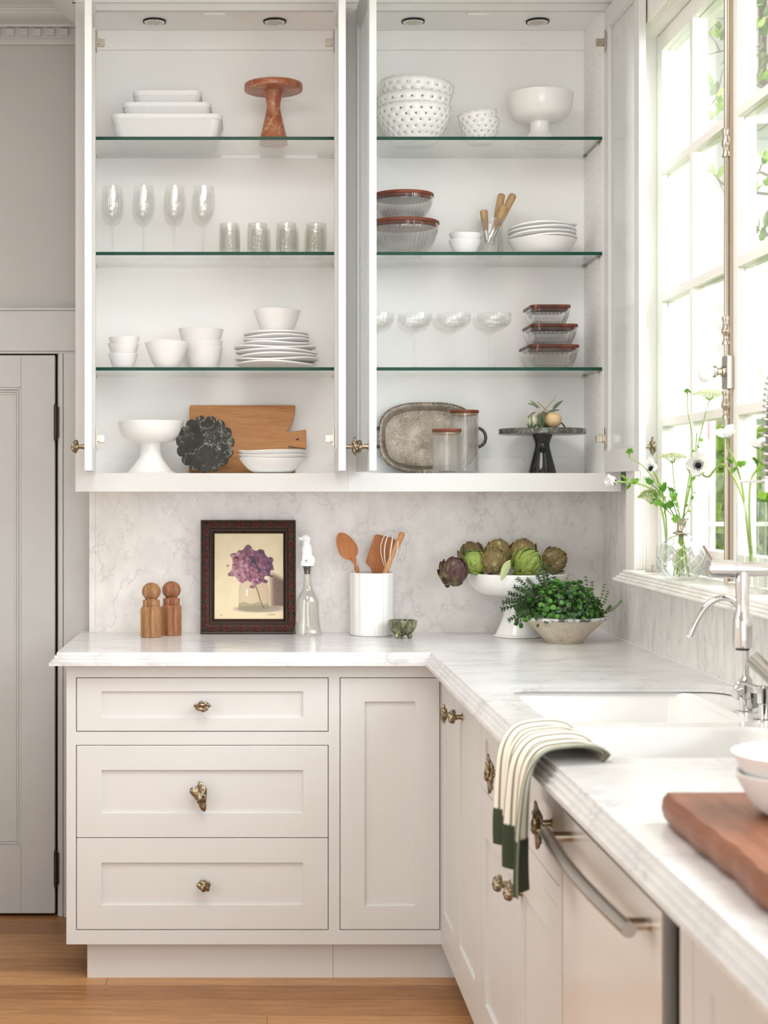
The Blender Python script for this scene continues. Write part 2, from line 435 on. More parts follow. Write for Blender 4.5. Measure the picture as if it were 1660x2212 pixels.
structure(MB().box(-2.7, -1.1, -2.7, -2.6, ZF, ZC).box(1.2, 1.4, -2.7, -2.6, ZF, ZC).box(-1.1, 1.2, -2.7, -2.6, 2.35, ZC).build('wall_front', WALLR, smooth=0))
# right wall with the sink window and an unseen opening added to light the near counter
WY0, WY1, WZ0, WZ1 = 3.087, 4.469, 1.112, 2.655
wr = MB()
wr.box(WALL_X, 1.28, WY1 + 0.006, 5.3, ZF, ZC).box(WALL_X, 1.28, WY0, WY1 + 0.006, ZF, WZ0 - 0.004).box(WALL_X, 1.28, WY0, WY1 + 0.006, WZ1 + 0.006, ZC)
wr.box(WALL_X, 1.30, 2.3, WY0, ZF, ZC).box(WALL_X, 1.30, 0.3, 2.3, ZF, WZ0).box(WALL_X, 1.30, 0.3, 2.3, WZ1, ZC).box(WALL_X, 1.30, -2.6, 0.3, ZF, ZC)
wall_right = structure(wr.build('wall_right', WALLR, smooth=0))

# ---- panelled door at the left with its casing and hinges
door = s_empty('door_1', (-0.87, 5.12, ZF), 'old grey white panelled door beside the cabinets')
dz0, dz1, dx0, dx1 = -0.006, 1.806, -1.096, -0.6405
dm = MB()
SW = 0.11
def frame_boxes(m, u0, u1, z0, z1, sw, rt, rb, y0, y1):
    m.box(u0, u0 + sw, y0, y1, z0, z1).box(u1 - sw, u1, y0, y1, z0, z1)
    m.box(u0 + sw, u1 - sw, y0, y1, z1 - rt, z1).box(u0 + sw, u1 - sw, y0, y1, z0, z0 + rb)
frame_boxes(dm, dx0, dx1, dz0, dz1, SW, 0.105, 0.215, 5.108, 5.143)
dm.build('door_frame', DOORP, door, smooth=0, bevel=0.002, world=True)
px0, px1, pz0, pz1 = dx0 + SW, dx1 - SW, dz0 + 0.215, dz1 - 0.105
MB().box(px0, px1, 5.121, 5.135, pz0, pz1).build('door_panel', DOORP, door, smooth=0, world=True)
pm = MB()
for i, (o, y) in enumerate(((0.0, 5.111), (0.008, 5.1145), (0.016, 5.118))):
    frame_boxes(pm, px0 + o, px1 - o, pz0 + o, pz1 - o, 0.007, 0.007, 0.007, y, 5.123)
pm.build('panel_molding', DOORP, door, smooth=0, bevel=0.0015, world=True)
for hy0, hy1 in ((874, 951), (1838, 1916)):
    z0, z1 = PZ(hy1, 5.1), PZ(hy0, 5.1); hm = MB(); X = -0.637
    hm.tube([(X, 5.101, z0 + 0.006), (X, 5.101, z1 - 0.006)], 0.0062, 12)
    for i in range(1, 5): hm.tube([(X, 5.101, z0 + (z1 - z0) * i / 5 - 0.0006), (X, 5.101, z0 + (z1 - z0) * i / 5 + 0.0006)], 0.0068, 12)
    hm.ball((X, 5.101, z0 + 0.003), 0.0062, 12, 8).ball((X, 5.101, z1 - 0.003), 0.0062, 12, 8)
    hm.box(X - 0.004, X + 0.012, 5.1035, 5.106, z0 + 0.008, z1 - 0.008)
    hm.build('door_hinge', BRONZE, door, world=True)
MB().box(DL, DR, 5.150, 5.16, ZF, DT).build('shade_backing', GAPSHADE, door, smooth=0, world=True)  # dark board behind the leaf, stands in for shade in the gap
cm = MB()
cm.box(-0.6285, -0.6135, 5.104, WALL_Y, ZF, DT + 0.0).box(-0.6115, -0.525, 5.098, WALL_Y, ZF, DT)
cm.box(DL - 0.098, DL - 0.002, 5.098, WALL_Y, ZF, DT)
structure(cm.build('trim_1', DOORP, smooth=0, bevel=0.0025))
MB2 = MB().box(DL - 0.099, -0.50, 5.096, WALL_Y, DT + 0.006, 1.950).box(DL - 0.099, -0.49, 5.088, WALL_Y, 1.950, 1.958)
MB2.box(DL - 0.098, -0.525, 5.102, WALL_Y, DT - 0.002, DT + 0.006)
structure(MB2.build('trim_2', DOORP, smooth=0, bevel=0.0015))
# ---- crown with dentils, on the back wall
crown = s_empty('trim_3', (-1.6, WALL_Y, 2.81), 'crown molding with a row of dentils')
prof = [(5.12, 2.8135), (5.106, 2.8135), (5.104, 2.820), (5.100, 2.824), (5.100, 2.8305), (5.094, 2.8305), (5.094, 2.862), (5.078, 2.864), (5.076, 2.870)]
for i in range(7):
    a = PI / 2 * i / 6
    prof.append((5.070 - 0.070 * math.sin(a) * 1.0, 2.872 + 0.018 * (1 - math.cos(a))))
prof += [(4.995, 2.892), (4.992, 2.898), (4.985, 2.899), (4.985, ZC), (5.12, ZC)]
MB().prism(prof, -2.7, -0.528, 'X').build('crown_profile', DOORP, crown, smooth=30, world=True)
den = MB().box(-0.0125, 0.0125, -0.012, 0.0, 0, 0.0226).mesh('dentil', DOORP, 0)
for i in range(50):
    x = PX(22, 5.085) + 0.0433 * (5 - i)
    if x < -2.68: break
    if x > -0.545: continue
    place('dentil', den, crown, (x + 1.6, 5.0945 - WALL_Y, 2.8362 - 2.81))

# ---- window over the sink: casing, jambs, sill, two sashes
win = s_empty('window_1', (1.15, 3.78, 1.143), 'tall white casement window of small panes over the sink')
WIN_P = plain('window_paint', rgb(234, 231, 224), 0.4, spec=0.4)
cs = MB()
cs.box(1.085, WALL_X, WY1 + 0.003, 4.566, 1.13, WZ1 + 0.1).box(1.085, WALL_X, WY0 - 0.1, WY0, 1.13, WZ1 + 0.1)
cs.box(1.0855, WALL_X, WY0, WY1 + 0.003, WZ1 + 0.003, WZ1 + 0.10)
cs.build('casing', WIN_P, win, smooth=0, bevel=0.002, world=True)
jb = MB()
jb.box(1.086, 1.279, WY1, WY1 + 0.02, 1.143, WZ1).box(1.086, 1.279, WY0 - 0.02, WY0, 1.143, WZ1).box(1.086, 1.279, WY0, WY1, WZ1, WZ1 + 0.02).box(1.17, 1.279, WY0, WY1, 1.10, 1.141)
jb.build('jamb', WIN_P, win, smooth=0, world=True)
for i in range(4):
    X = 1.0895 + 0.0082 * i
    MB().tube([(X, WY1, 1.143), (X, WY1, WZ1)], 0.0042, 10).build('reed', WIN_P, win, world=True)
    MB().tube([(X, WY0, WZ1), (X, WY1, WZ1)], 0.0042, 10).build('reed', WIN_P, win, world=True)
sl = MB()
for i in range(4):
    o = 0.0066 * i
    sl.box(1.046 - o, 1.17, 2.2 - o, 4.4455 + 0.013 * i, 1.143 - 0.00775 * (i + 1), 1.143 - 0.00775 * i - (0.0002 if i else 0))
sl.build('window_sill', MARB_SILL, win, smooth=0, bevel=0.0018, world=True)
ROWS = [(1.217, 1.547), (1.5695, 1.897), (1.921, 2.253), (2.275, 2.6025)]
def sash(y0, y1, flip):
    m = MB()
    m.box(1.15, 1.195, y1 - 0.049, y1, 1.150, 2.652).box(1.15, 1.195, y0, y0 + 0.047, 1.150, 2.652)
    m.box(1.15, 1.195, y0 + 0.047, y1 - 0.049, 1.150, 1.217).box(1.15, 1.195, y0 + 0.047, y1 - 0.049, 2.6025, 2.652)
    s = m.build('sash', WIN_P, win, smooth=0, bevel=0.0015, world=True)
    ym = (y0 + y1) / 2 - 0.001
    for a, b in zip(ROWS[:-1], ROWS[1:]):
        MB().box(1.15, 1.19, y0 + 0.047, y1 - 0.049, a[1], b[0]).build('muntin', WIN_P, s, smooth=0, bevel=0.001, world=True)
    MB().box(1.1502, 1.1898, ym - 0.013, ym + 0.013, 1.217, 2.6025).build('muntin', WIN_P, s, smooth=0, bevel=0.001, world=True)
    for a, b in ROWS:
        for ya, yb in ((y0 + 0.047, ym - 0.013), (ym + 0.013, y1 - 0.049)):
            MB().box(1.166, 1.169, ya, yb, a, b).build('pane', PANE, s, smooth=0, world=True)
    return s
sash(3.780, 4.4652, False)
MB().box(1.157, 1.19, 4.4654, 4.4688, 1.15, 2.652).build('sash_gap_shade', GAPSHADE, win, smooth=0, world=True)  # solid dark strip painted for the shade between sash and jamb
MB().box(1.191, 1.203, 4.455, 4.4688, 2.405, 2.504).build('reveal_stay', NICKEL, win, smooth=0, bevel=0.003, world=True)
sash(3.089, 3.776, True)
MB().box(1.162, 1.19, 3.774, 3.782, 1.15, 2.652).build('sash_gap_shade', GAPSHADE, win, smooth=0, world=True)  # same dark strip for the shade where the sashes meet
# cremone bolt with a porcelain knob on the meeting stile
cb = MB(); CX, CY = 1.138, 3.772
cb.tube([(CX, CY, 1.145), (CX, CY, 2.66)], 0.0065, 12)
cb.box(CX + 0.004, 1.15, CY - 0.012, CY + 0.012, 1.15, 2.65)
bolt = cb.build('cremone_bolt', NICKEL, win, world=True)
for zc in (PZ(310, CY), PZ(715, CY), PZ(875, CY)):
    MB().lathe([(0.012, -0.032), (0.0085, -0.022), (0.0085, -0.01), (0.0125, -0.004), (0.0125, 0.004), (0.0095, 0.012), (0.0095, 0.022), (0.0115, 0.028), (0.0115, 0.034)], 16, (CX, CY, zc)).build('bolt_guide', NICKEL, bolt, world=True)
zk = PZ(803, CY)
MB().box(CX - 0.006, 1.15, CY - 0.020, CY + 0.020, zk - 0.042, zk + 0.038).build('bolt_plate', NICKEL, bolt, smooth=0, bevel=0.002, world=True)
k = MB().lathe([(0.013, 0), (0.013, 0.006), (0.0085, 0.008), (0.0085, 0.017), (0.0145, 0.021), (0.0145, 0.025), (0.011, 0.028)], 18)
k.xf(Matrix.Translation((CX - 0.006, CY, zk)) @ Matrix.Rotation(-PI / 2, 4, 'Y')).build('knob_neck', NICKEL, bolt, world=True)
k = MB().lathe([(0.0105, 0.024), (0.014, 0.030), (0.022, 0.038), (0.0255, 0.046), (0.0245, 0.053), (0.018, 0.059), (0.008, 0.062), (0, 0.0625)], 20)
k.xf(Matrix.Translation((CX - 0.006, CY, zk)) @ Matrix.Rotation(-PI / 2, 4, 'Y')).build('porcelain_knob', CERAMIC, bolt, world=True)
# small metal latch pin on the sill
lp = MB().box(1.09, 1.125, 4.33, 4.36, 1.143, 1.1455).tube([(1.107, 4.345, 1.145), (1.107, 4.345, 1.162)], 0.004, 10)
lp.build('sill_latch', NICKEL, win, world=True)

# ================================================================== marble
def fill_poly(m, outer, holes, z0, z1):
    """prism with holes"""
    bm = bmesh.new(); rings = []
    for loop in [outer] + holes:
        vs = [bm.verts.new((p[0], p[1], 0)) for p in loop]
        es = [bm.edges.new((vs[i], vs[(i + 1) % len(vs)])) for i in range(len(vs))]
    bmesh.ops.triangle_fill(bm, use_beauty=True, use_dissolve=False, edges=bm.edges[:])
    bm.verts.index_update()
    co = [(v.co.x, v.co.y) for v in bm.verts]; fs = [tuple(v.index for v in f.verts) for f in bm.faces]; n = len(co)
    bm.free()
    m.add([(x, y, z1) for x, y in co] + [(x, y, z0) for x, y in co], fs + [tuple(i + n for i in reversed(f)) for f in fs])
    o = 0
    for loop in [outer] + holes:
        k = len(loop)
        m.add([(p[0], p[1], z0) for p in loop] + [(p[0], p[1], z1) for p in loop], [(i, (i + 1) % k, (i + 1) % k + k, i + k) for i in range(k)])
top = thing('marble_countertop', 'white veined marble countertop with stepped edge running around the corner', 'countertop', (0.8, 4.0, CT - 0.0365))
tm = MB()
for i in range(4):
    o = 0.0066 * i
    outer = [(-0.5475 - o, 4.411 - o), (0.5027 - o, 4.411 - o), (0.5027 - o, 0.9), (1.124, 0.9), (1.124, 5.04), (-0.522, 5.04), (-0.522, WALL_Y), (-0.5475 - o, WALL_Y)]
    hole = rrect(0.586, 1.108, 2.68, 3.69, 0.06) if i < 2 else rrect(0.552, 1.116, 2.62, 3.83, 0.03)
    fill_poly(tm, outer, [hole], CT - 0.0091 * (i + 1), CT - 0.0091 * i - (0.0002 if i else 0))
tm.build('worktop', MARB_TOP, top, smooth=25, world=True, fixn=True)
MB().tube([(1.122, 0.9, CT + 0.001), (1.122, 5.04, CT + 0.001)], 0.0025, 6).build('silicone_seal', CERAMIC_M, top, world=True)
splash = thing('marble_backsplash', 'pale grey veined marble backsplash between counter and wall cabinets', 'backsplash', (0.3, 5.05, CT))
MB().box(-0.502, 1.124, SLAB_Y, 5.061, CT, 1.366).build('back_slab', MARB_BACK, splash, smooth=0, world=True)
MB().box(-0.522, -0.5025, SLAB_Y + 0.0005, 5.061, CT, 1.366).build('edge_strip', MARB_BACK, splash, smooth=0, world=True)
MB().box(1.124, WALL_X - 0.0005, 4.50, SLAB_Y - 0.0005, CT, 1.40).build('side_slab', MARB_SIDE, splash, smooth=0, world=True)
MB().box(1.124, WALL_X - 0.0005, 0.9, 4.4995, CT, 1.12).build('sill_slab', MARB_SIDE, splash, smooth=0, world=True)

# ================================================================== knobs of cast brass
def lump(name, seed, sx, sy, sz, amp=0.35, fr=1.8, spikes=()):
    bm = bmesh.new(); bmesh.ops.create_icosphere(bm, subdivisions=4, radius=1.0)
    off = Vector((seed * 7.3, seed * 3.1, seed * 1.7)); R = Vector((sx, sy, sz))
    for v in bm.verts:
        d = v.co.normalized()
        r = 1 + amp * noise.noise(d * fr + off) + amp * 0.38 * noise.noise(d * fr * 2.3 + off)
        r -= 0.55 * max(0, noise.noise(d * fr * 1.7 - off) - 0.10)
        for sd, a, w in spikes:
            c = d.dot(Vector(sd).normalized())
            if c > w: r += a * ((c - w) / (1 - w)) ** 1.3
        v.co = Vector((d.x * sx, d.y * sy, d.z * sz)) * r
    me = bpy.data.meshes.new(name); bm.to_mesh(me); bm.free(); me.materials.append(BRASS)
    me.polygons.foreach_set('use_smooth', [True] * len(me.polygons)); me.set_sharp_from_angle(angle=math.radians(75)); me.update()
    return me
POST = MB().tube([(0, 0, 0), (0, -0.026, 0)], [0.0068, 0.005], 12).tube([(0, 0, 0), (0, -0.002, 0)], 0.009, 14).mesh('knob_post', BRASS)
LUMPS = {
    'nugget': lump('knob_nugget', 2, 0.0205, 0.012, 0.0140, 0.5, 1.7),
    'leaf': lump('knob_leaf', 5, 0.0165, 0.010, 0.0270, 0.45, 2.0, (((-0.1, 0, 1), 0.45, 0.8), ((0.3, 0, -1), 0.65, 0.8), ((-1, 0, 0.35), 0.75, 0.86), ((0.8, 0, 0.75), 0.3, 0.9))),
    'pebble': lump('knob_pebble', 9, 0.0165, 0.012, 0.0165, 0.5, 1.6),
    'shell': lump('knob_shell', 13, 0.013, 0.009, 0.019, 0.4, 2.2, (((0, 0, 1), 0.35, 0.8), ((0, 0, -1), 0.3, 0.8))),
    'rosette': lump('knob_rosette', 21, 0.016, 0.011, 0.016, 0.45, 1.9),
}
def knob(parent, kind, pos, rotz=0.0):
    """cast brass knob; its post points to local -Y. pos is local to parent"""
    o = place('knob', POST, parent, pos, (0, 0, rotz))
    place('knob_head', LUMPS[kind], o, (0, -0.0265, 0))
    return o
def knob_flat(parent, kind, pos, rotz=0.0):
    me_key = 'full_' + kind
    if me_key not in LUMPS:
        bm = bmesh.new(); bm.from_mesh(POST); n = len(bm.verts)
        bm.from_mesh(LUMPS[kind]); bm.verts.ensure_lookup_table()
        for v in bm.verts[n:]: v.co.y -= 0.0265
        me = bpy.data.meshes.new('knob_' + kind); bm.to_mesh(me); bm.free(); me.materials.append(BRASS)
        me.polygons.foreach_set('use_smooth', [True] * len(me.polygons)); me.set_sharp_from_angle(angle=math.radians(75)); LUMPS[me_key] = me
    return place('knob', LUMPS[me_key], parent, pos, (0, 0, rotz))

# ================================================================== wall cabinets
FY = 4.70
BACK_Y = 5.02
def wall_cabinet(name, label, x0, x1, ix0, ix1, s0, s1, lights, caps):
    t = thing(name, label, 'cabinet', ((x0 + x1) / 2, 4.86, 1.364))
    c = MB()
    c.box(x0, ix0, FY + 0.02, 5.035, 1.40, ZC).box(ix1, x1, FY + 0.02, 5.035, 1.40, ZC)
    c.box(ix0, ix1, BACK_Y, 5.035, 1.40, ZC).box(ix0, ix1, FY + 0.02, BACK_Y, 1.395, 1.419).box(ix0, ix1, FY + 0.02, BACK_Y, 2.830, 2.85)
    c.build('case', INNER, t, smooth=0, world=True)
    f = MB()
    f.box(x0, s0, FY, FY + 0.02, 1.419, 2.801).box(s1, x1, FY, FY + 0.02, 1.419, 2.801)
    f.box(x0, x1, FY, FY + 0.02, 1.364, 1.419).box(x0, x1, FY, FY + 0.02, 2.801, 2.83)
    f.build('face_frame', WHITE, t, smooth=0, world=True)
    f2 = MB().box(x0, x1, FY + 0.02, 5.035, 1.378, 1.395); f2.build('underside', WHITE, t, smooth=0, world=True)
    MB().box(ix0, ix1, 5.006, BACK_Y - 0.0002, 2.769, 2.8298).build('hanging_rail', INNER, t, smooth=0, bevel=0.001, world=True)
    MB().box(ix0, ix1, 5.006, BACK_Y - 0.0002, 1.4192, 1.472).build('hanging_rail', INNER, t, smooth=0, bevel=0.001, world=True)
    for cx, cy in caps:
        k = MB().lathe([(0.0, 0.003), (0.005, 0.0028), (0.0065, 0.001), (0.0065, 0)], 16)
        k.xf(Matrix.Translation((PX(cx, 5.006), 5.006, PZ(cy, 5.006))) @ Matrix.Rotation(PI / 2, 4, 'X')).build('screw_cap', INNER, t, world=True)
    for cx in lights:
        X = PX(cx, 4.903)
        b = MB().lathe([(0.021, 0.0), (0.033, 0.0), (0.033, -0.004), (0.031, -0.006), (0.024, -0.006), (0.021, 0)], 28, (X, 4.903, 2.8298))
        dl = b.build('downlight', CHROME, t, world=True)
        MB().lathe([(0.036, 0.0005), (0.036, -0.0045), (0.032, -0.0045), (0.032, 0.0005)], 28, (X, 4.903, 2.8296)).build('gasket', BLACK, dl, world=True)
        r = MB().lathe([(0.0225, -0.004), (0.017, -0.001), (0.010, 0.0), (0.006, -0.004), (0.0, -0.0045)], 24, (X, 4.903, 2.8285), rmod=lambda a, r, z: r * (1 + 0.06 * math.cos(9 * a)))
        r.build('reflector', NICKEL, dl, world=True)
    return t
cabL = wall_cabinet('wall_cabinet', 'white glass door wall cabinet by the panelled door, both doors open', -0.528, 0.2863, -0.505, 0.2635, -0.488, 0.266, (334, 594), ((236, 98), (650, 97), (234, 1000), (716, 1000)))
cabR = wall_cabinet('wall_cabinet', 'white glass door wall cabinet beside the window, both doors open', 0.2867, 1.102, 0.3095, 1.0586, 0.307, 1.060, (893, 1162), ((843, 95), (1129, 92), (843, 998), (1132, 997)))
for t, x in ((cabL, (441, 487)), (cabR, (1010, 1058))):
    MB().box(PX(x[0], 4.75), PX(x[1], 4.75), 4.735, 4.765, 2.800, 2.8298).build('door_catch', INNER, t, smooth=0, bevel=0.004, world=True)
cr = MB()
cp = [(4.699, 2.83), (4.699, 2.822), (4.690, 2.822), (4.688, 2.832), (4.675, 2.842), (4.650, 2.858), (4.620, 2.885), (4.605, 2.890), (4.600, ZC), (4.699, ZC)]
cr.prism(cp, -0.54, 1.102, 'X')
cr.prism([(-0.528 - (4.699 - y), z) for y, z in cp], 4.62, 5.0, 'Y')
cr.build('crown_molding', WHITE, cabL, smooth=30, world=True)
hm = MB()
for d in (4.971, 4.79):
    z = 1.50
    while z < 2.74:
        a = [(0.0021 * math.cos(2 * PI * k / 8), 0.0021 * math.sin(2 * PI * k / 8)) for k in range(8)]
        hm.prism([(d + p, z + q) for p, q in a], 1.0583, 1.06, 'X'); z += 0.0385
h = hm.build('shelf_pin_holes', BLACK, cabR, smooth=0, world=True); h['kind'] = 'stuff'

# glazed doors, hinged and swung open
DW, DH, DTK = 0.385, 1.376, 0.020
def cab_door(parent, side, hx, ang, kkind):
    sg = 1 if side == 'left' else -1
    m = MB()
    def bx(a, b, y0, y1, z0, z1):
        a, b = sorted((a * sg, b * sg)); m.box(a, b, y0, y1, z0, z1)
    st = 0.050
    bx(0, st, 0, DTK, 0, DH); bx(DW - st, DW, 0, DTK, 0, DH); bx(st, DW - st, 0, DTK, 0, 0.062); bx(st, DW - st, 0, DTK, DH - 0.058, DH)
    p = wloc(parent)
    o = m.build('door', WHITE, parent, smooth=0, bevel=0.0015, loc=(hx - p.x, FY - p.y, 1.4215 - p.z), rot=(0, 0, math.radians(ang)))
    g = MB(); a, b = sorted((st * sg, (DW - st) * sg)); g.box(a, b, 0.008, 0.011, 0.062, DH - 0.058)
    g.build('pane', WIREG, o, smooth=0)
    be = MB()
    for (u0, u1, z0, z1) in ((st, st + 0.006, 0.062, DH - 0.058), (DW - st - 0.006, DW - st, 0.062, DH - 0.058), (st, DW - st, 0.062, 0.068), (st, DW - st, DH - 0.064, DH - 0.058)):
        a, b = sorted((u0 * sg, u1 * sg)); be.box(a, b, 0.0112, 0.016, z0, z1)
    be.build('glazing_bead', WHITE, o, smooth=0)
    for z in (PZ(93, 4.7) - 1.4215, PZ(948, 4.7) - 1.4215):
        hgm = MB()
        for (u0, u1, y0, y1, h) in ((0.012, 0.020, DTK, DTK + 0.0035, 0.034), (0.022, 0.031, DTK, DTK + 0.005, 0.024), (-0.004, 0.024, DTK + 0.003, DTK + 0.012, 0.0085), (-0.002, 0.008, DTK + 0.002, DTK + 0.026, 0.011)):
            a, b = sorted((u0 * sg, u1 * sg)); hgm.box(a, b, y0, y1, z - h, z + h)
        hgm.build('hinge', NICKEL, o, smooth=0, bevel=0.0012)
    knob_flat(o, kkind, ((DW - 0.030) * sg, 0, PZ(965, 4.345) - 1.4215))
    return o
cab_door(cabL, 'left', -0.487, -86, 'rosette')
cab_door(cabL, 'right', 0.265, 88.8, 'shell')
cab_door(cabR, 'left', 0.308, -88, 'rosette')
cab_door(cabR, 'right', 1.072, 91.3, 'shell')
# glass shelves
SH = [2.426, 2.078, 1.7293]
SHT = [z + 0.010 for z in SH]
for ci, (x0, x1, cab, cn) in enumerate(((-0.5035, 0.262, cabL, 'by the panelled door'), (0.311, 1.057, cabR, 'beside the window'))):
    for si, z in enumerate(SH):
        m = MB(); m.box(x0, x1, 4.755, 5.0185, z, z + 0.010); m.m = [0, 0, 1, 0, 1, 1]
        m.xf(Matrix.Translation((-(x0 + x1) / 2, -4.89, -z)))
        o = m.build('glass_shelf', [SHELFG, SHELFE], smooth=0, loc=((x0 + x1) / 2, 4.89, z))
        what = (('topmost', 'holding the baking dishes'), ('middle', 'holding the wine glasses'), ('lowest', 'holding the stacked plates')) if ci == 0 else (('topmost', 'holding the pierced bowls'), ('middle', 'holding the lidded glass bowls'), ('lowest', 'holding the coupe glasses'))
        tag(o, 'clear green edged glass shelf %s' % what[si][1], 'shelf', 'glass shelves of the wall cabinets')
        for d in (4.79, 4.985):
            for xx, sg in ((x0, 1), (x1, -1)):
                MB().box(xx - 0.001 * sg if sg > 0 else xx - 0.011, xx + 0.011 if sg > 0 else xx + 0.001, d - 0.005, d + 0.005, z - 0.006, z - 0.0003).build('shelf_pin', NICKEL, cab, smooth=0, bevel=0.0012, world=True)

# ================================================================== base cabinets
BY, BX = 4.435, 0.533
def fx(p): return PX(p, BY)
def fz(p): return PZ(p, BY)
def front(parent, name, orient, plane, u0, u1, z0, z1, st, rt, rec=0.007, t=0.02):
    """drawer or door front: a frame with a sunk panel, in the back run (u = X) or the side run (u = Y)"""
    def put(m, a, b, d0, d1, c0, c1):
        if orient == 'back': m.box(a, b, plane + d0, plane + d1, c0, c1)
        else: m.box(plane + d0, plane + d1, a, b, c0, c1)
    def ring(a, b, c0, c1, d):
        pts = [(a, c0), (b, c0), (b, c1), (a, c1)]
        return [(x, plane + d, z) if orient == 'back' else (plane + d, x, z) for x, z in pts]
    lo = [ring(u0, u1, z0, z1, 0), ring(u0 + st, u1 - st, z0 + rt, z1 - rt, 0), ring(u0 + st, u1 - st, z0 + rt, z1 - rt, t), ring(u0, u1, z0, z1, t)]
    m = MB(); vs = [q for l in lo for q in l]
    m.add(vs, [(i * 4 + k, i * 4 + (k + 1) % 4, ((i + 1) % 4) * 4 + (k + 1) % 4, ((i + 1) % 4) * 4 + k) for i in range(4) for k in range(4)])
    o = m.build(name, WHITE, parent, smooth=0, bevel=0.0012, world=True)
    p = MB(); put(p, u0 + st, u1 - st, rec, t - 0.001, z0 + rt, z1 - rt)
    p.build('panel', WHITE, o, smooth=0, world=True)
    return o
def kn(parent, kind, pos, rotz=0.0):
    off = wloc(parent); return knob_flat(parent, kind, (pos[0] - off.x, pos[1] - off.y, pos[2] - off.z), rotz)
base = thing('base_cabinet', 'white base cabinet of three drawers and a cupboard door under the backsplash', 'cabinet', (0.0, 4.75, ZF))
X0, X1 = fx(143.5), BX
bm_ = MB().box(X0, X1, BY + 0.021, 5.10, 0.0885, 0.8774); bm_.build('case', plain('cabinet_carcass', rgb(150, 143, 132), 0.7), base, smooth=0, world=True)
f = MB()
zt, zb = 0.8774, 0.0885
f.box(X0, fx(165) - 0.001, BY, BY + 0.0205, zb, zt).box(fx(709.5) + 0.001, fx(735) - 0.001, BY, BY + 0.0205, zb, zt)
for a, b in ((fx(165) - 0.001, fx(709.5) + 0.001), (fx(735) - 0.001, X1)):
    f.box(a, b, BY, BY + 0.0205, fz(1464) + 0.001, zt).box(a, b, BY, BY + 0.0205, zb, fz(2008.5) - 0.001)
f.box(fx(165) - 0.001, fx(709.5) + 0.001, BY, BY + 0.0205, fz(1610) + 0.001, fz(1580) - 0.001)
f.box(fx(951) + 0.001, X1, BY, BY + 0.0205, fz(2008.5), fz(1464))
f.build('face_frame', WHITE, base, smooth=0, world=True)
d1 = front(base, 'drawer', 'back', BY, fx(165) + 0.001, fx(709.5) - 0.001, fz(1580) + 0.001, fz(1464) - 0.001, 0.0705, 0.038)
d2 = front(base, 'drawer', 'back', BY, fx(165) + 0.001, fx(709.5) - 0.001, fz(1810) + 0.001, fz(1610) - 0.001, 0.0705, 0.0695)
d3 = front(base, 'drawer', 'back', BY, fx(165) + 0.001, fx(709.5) - 0.001, fz(2008.5) + 0.001, fz(1810) - 0.001, 0.0705, 0.0695)
front(base, 'cupboard_door', 'back', BY, fx(735) + 0.001, fx(951) - 0.001, fz(2008.5) + 0.001, fz(1464) - 0.001, 0.069, 0.067)
kn(d1, 'nugget', (fx(438), BY + 0.007, fz(1524)))
kn(d2, 'leaf', (fx(434), BY + 0.007, fz(1715)))
kn(d3, 'pebble', (fx(441), BY + 0.007, fz(1910)))
MB().box(-0.4685, fx(721) - 0.0004, 4.47, 4.50, ZF, 0.0885).build('toe_kick', WHITE, base, smooth=0, world=True)
MB().box(fx(721) + 0.0004, 0.60, 4.471, 4.50, ZF, 0.0885).build('toe_kick', WHITE, base, smooth=0, world=True)

def side_frame(parent, ys, rails, y0, y1, px=BX):
    m = MB()
    for a, b in ys: m.box(px, px + 0.0205, a, b, zb, zt)
    for a, b in rails: m.box(px, px + 0.0203, y0, y1, a, b)
    m.build('face_frame', WHITE, parent, smooth=0, world=True)
CARC = MATS['cabinet_carcass']
zdt, zdb = 0.8386, 0.127
cor = thing('base_cabinet', 'white corner base cabinet with two narrow doors and a pair of brass knobs', 'cabinet', (0.8, 4.06, ZF))
MB().box(BX + 0.021, 1.11, 3.70, 4.434, 0.0885, 0.8774).build('case', CARC, cor, smooth=0, world=True)
side_frame(cor, ((3.690, 3.702),), ((zb, zdb - 0.001), (zdt + 0.001, zt)), 3.702, 4.434)
a = front(cor, 'cupboard_door', 'side', BX, 4.114, 4.433, zdb, zdt, 0.062, 0.067)
b = front(cor, 'cupboard_door', 'side', BX, 3.703, 4.111, zdb, zdt, 0.066, 0.067)
kn(a, 'shell', (BX, 4.16, PZ(1543, 4.16)), -PI / 2)
kn(b, 'rosette', (BX, 3.985, PZ(1549, 3.985)), -PI / 2)
snk = thing('base_cabinet', 'white base cabinet under the sink with two drawers over two doors', 'cabinet', (0.8, 3.2, ZF))
MB().box(BX + 0.021, 0.545 + 0.55, 2.715, 3.69, 0.0885, 0.68).box(BX + 0.021, 0.56, 2.715, 3.69, 0.68, 0.8774).build('case', CARC, snk, smooth=0, world=True)
side_frame(snk, ((3.662, 3.690), (2.705, 2.731)), ((zb, zdb - 0.001), (zdt + 0.001, zt), (0.6445, 0.681)), 2.731, 3.662)
side_frame(snk, ((3.150, 3.184),), (), 2.731, 3.662) if False else MB().box(BX, BX + 0.0203, 3.152, 3.182, 0.681, zdt + 0.001).build('drawer_stile', WHITE, snk, smooth=0, world=True)
e1 = front(snk, 'drawer', 'side', BX, 3.184, 3.660, 0.6825, zdt, 0.06, 0.038)
e2 = front(snk, 'drawer', 'side', BX, 2.733, 3.150, 0.6825, zdt, 0.06, 0.038)
g1 = front(snk, 'cupboard_door', 'side', BX, 3.166, 3.660, zdb, 0.643, 0.066, 0.067)
g2 = front(snk, 'cupboard_door', 'side', BX, 2.733, 3.163, zdb, 0.643, 0.066, 0.067)
kn(e1, 'leaf', (BX + 0.006, 3.40, PZ(1666, 3.41)), -PI / 2)
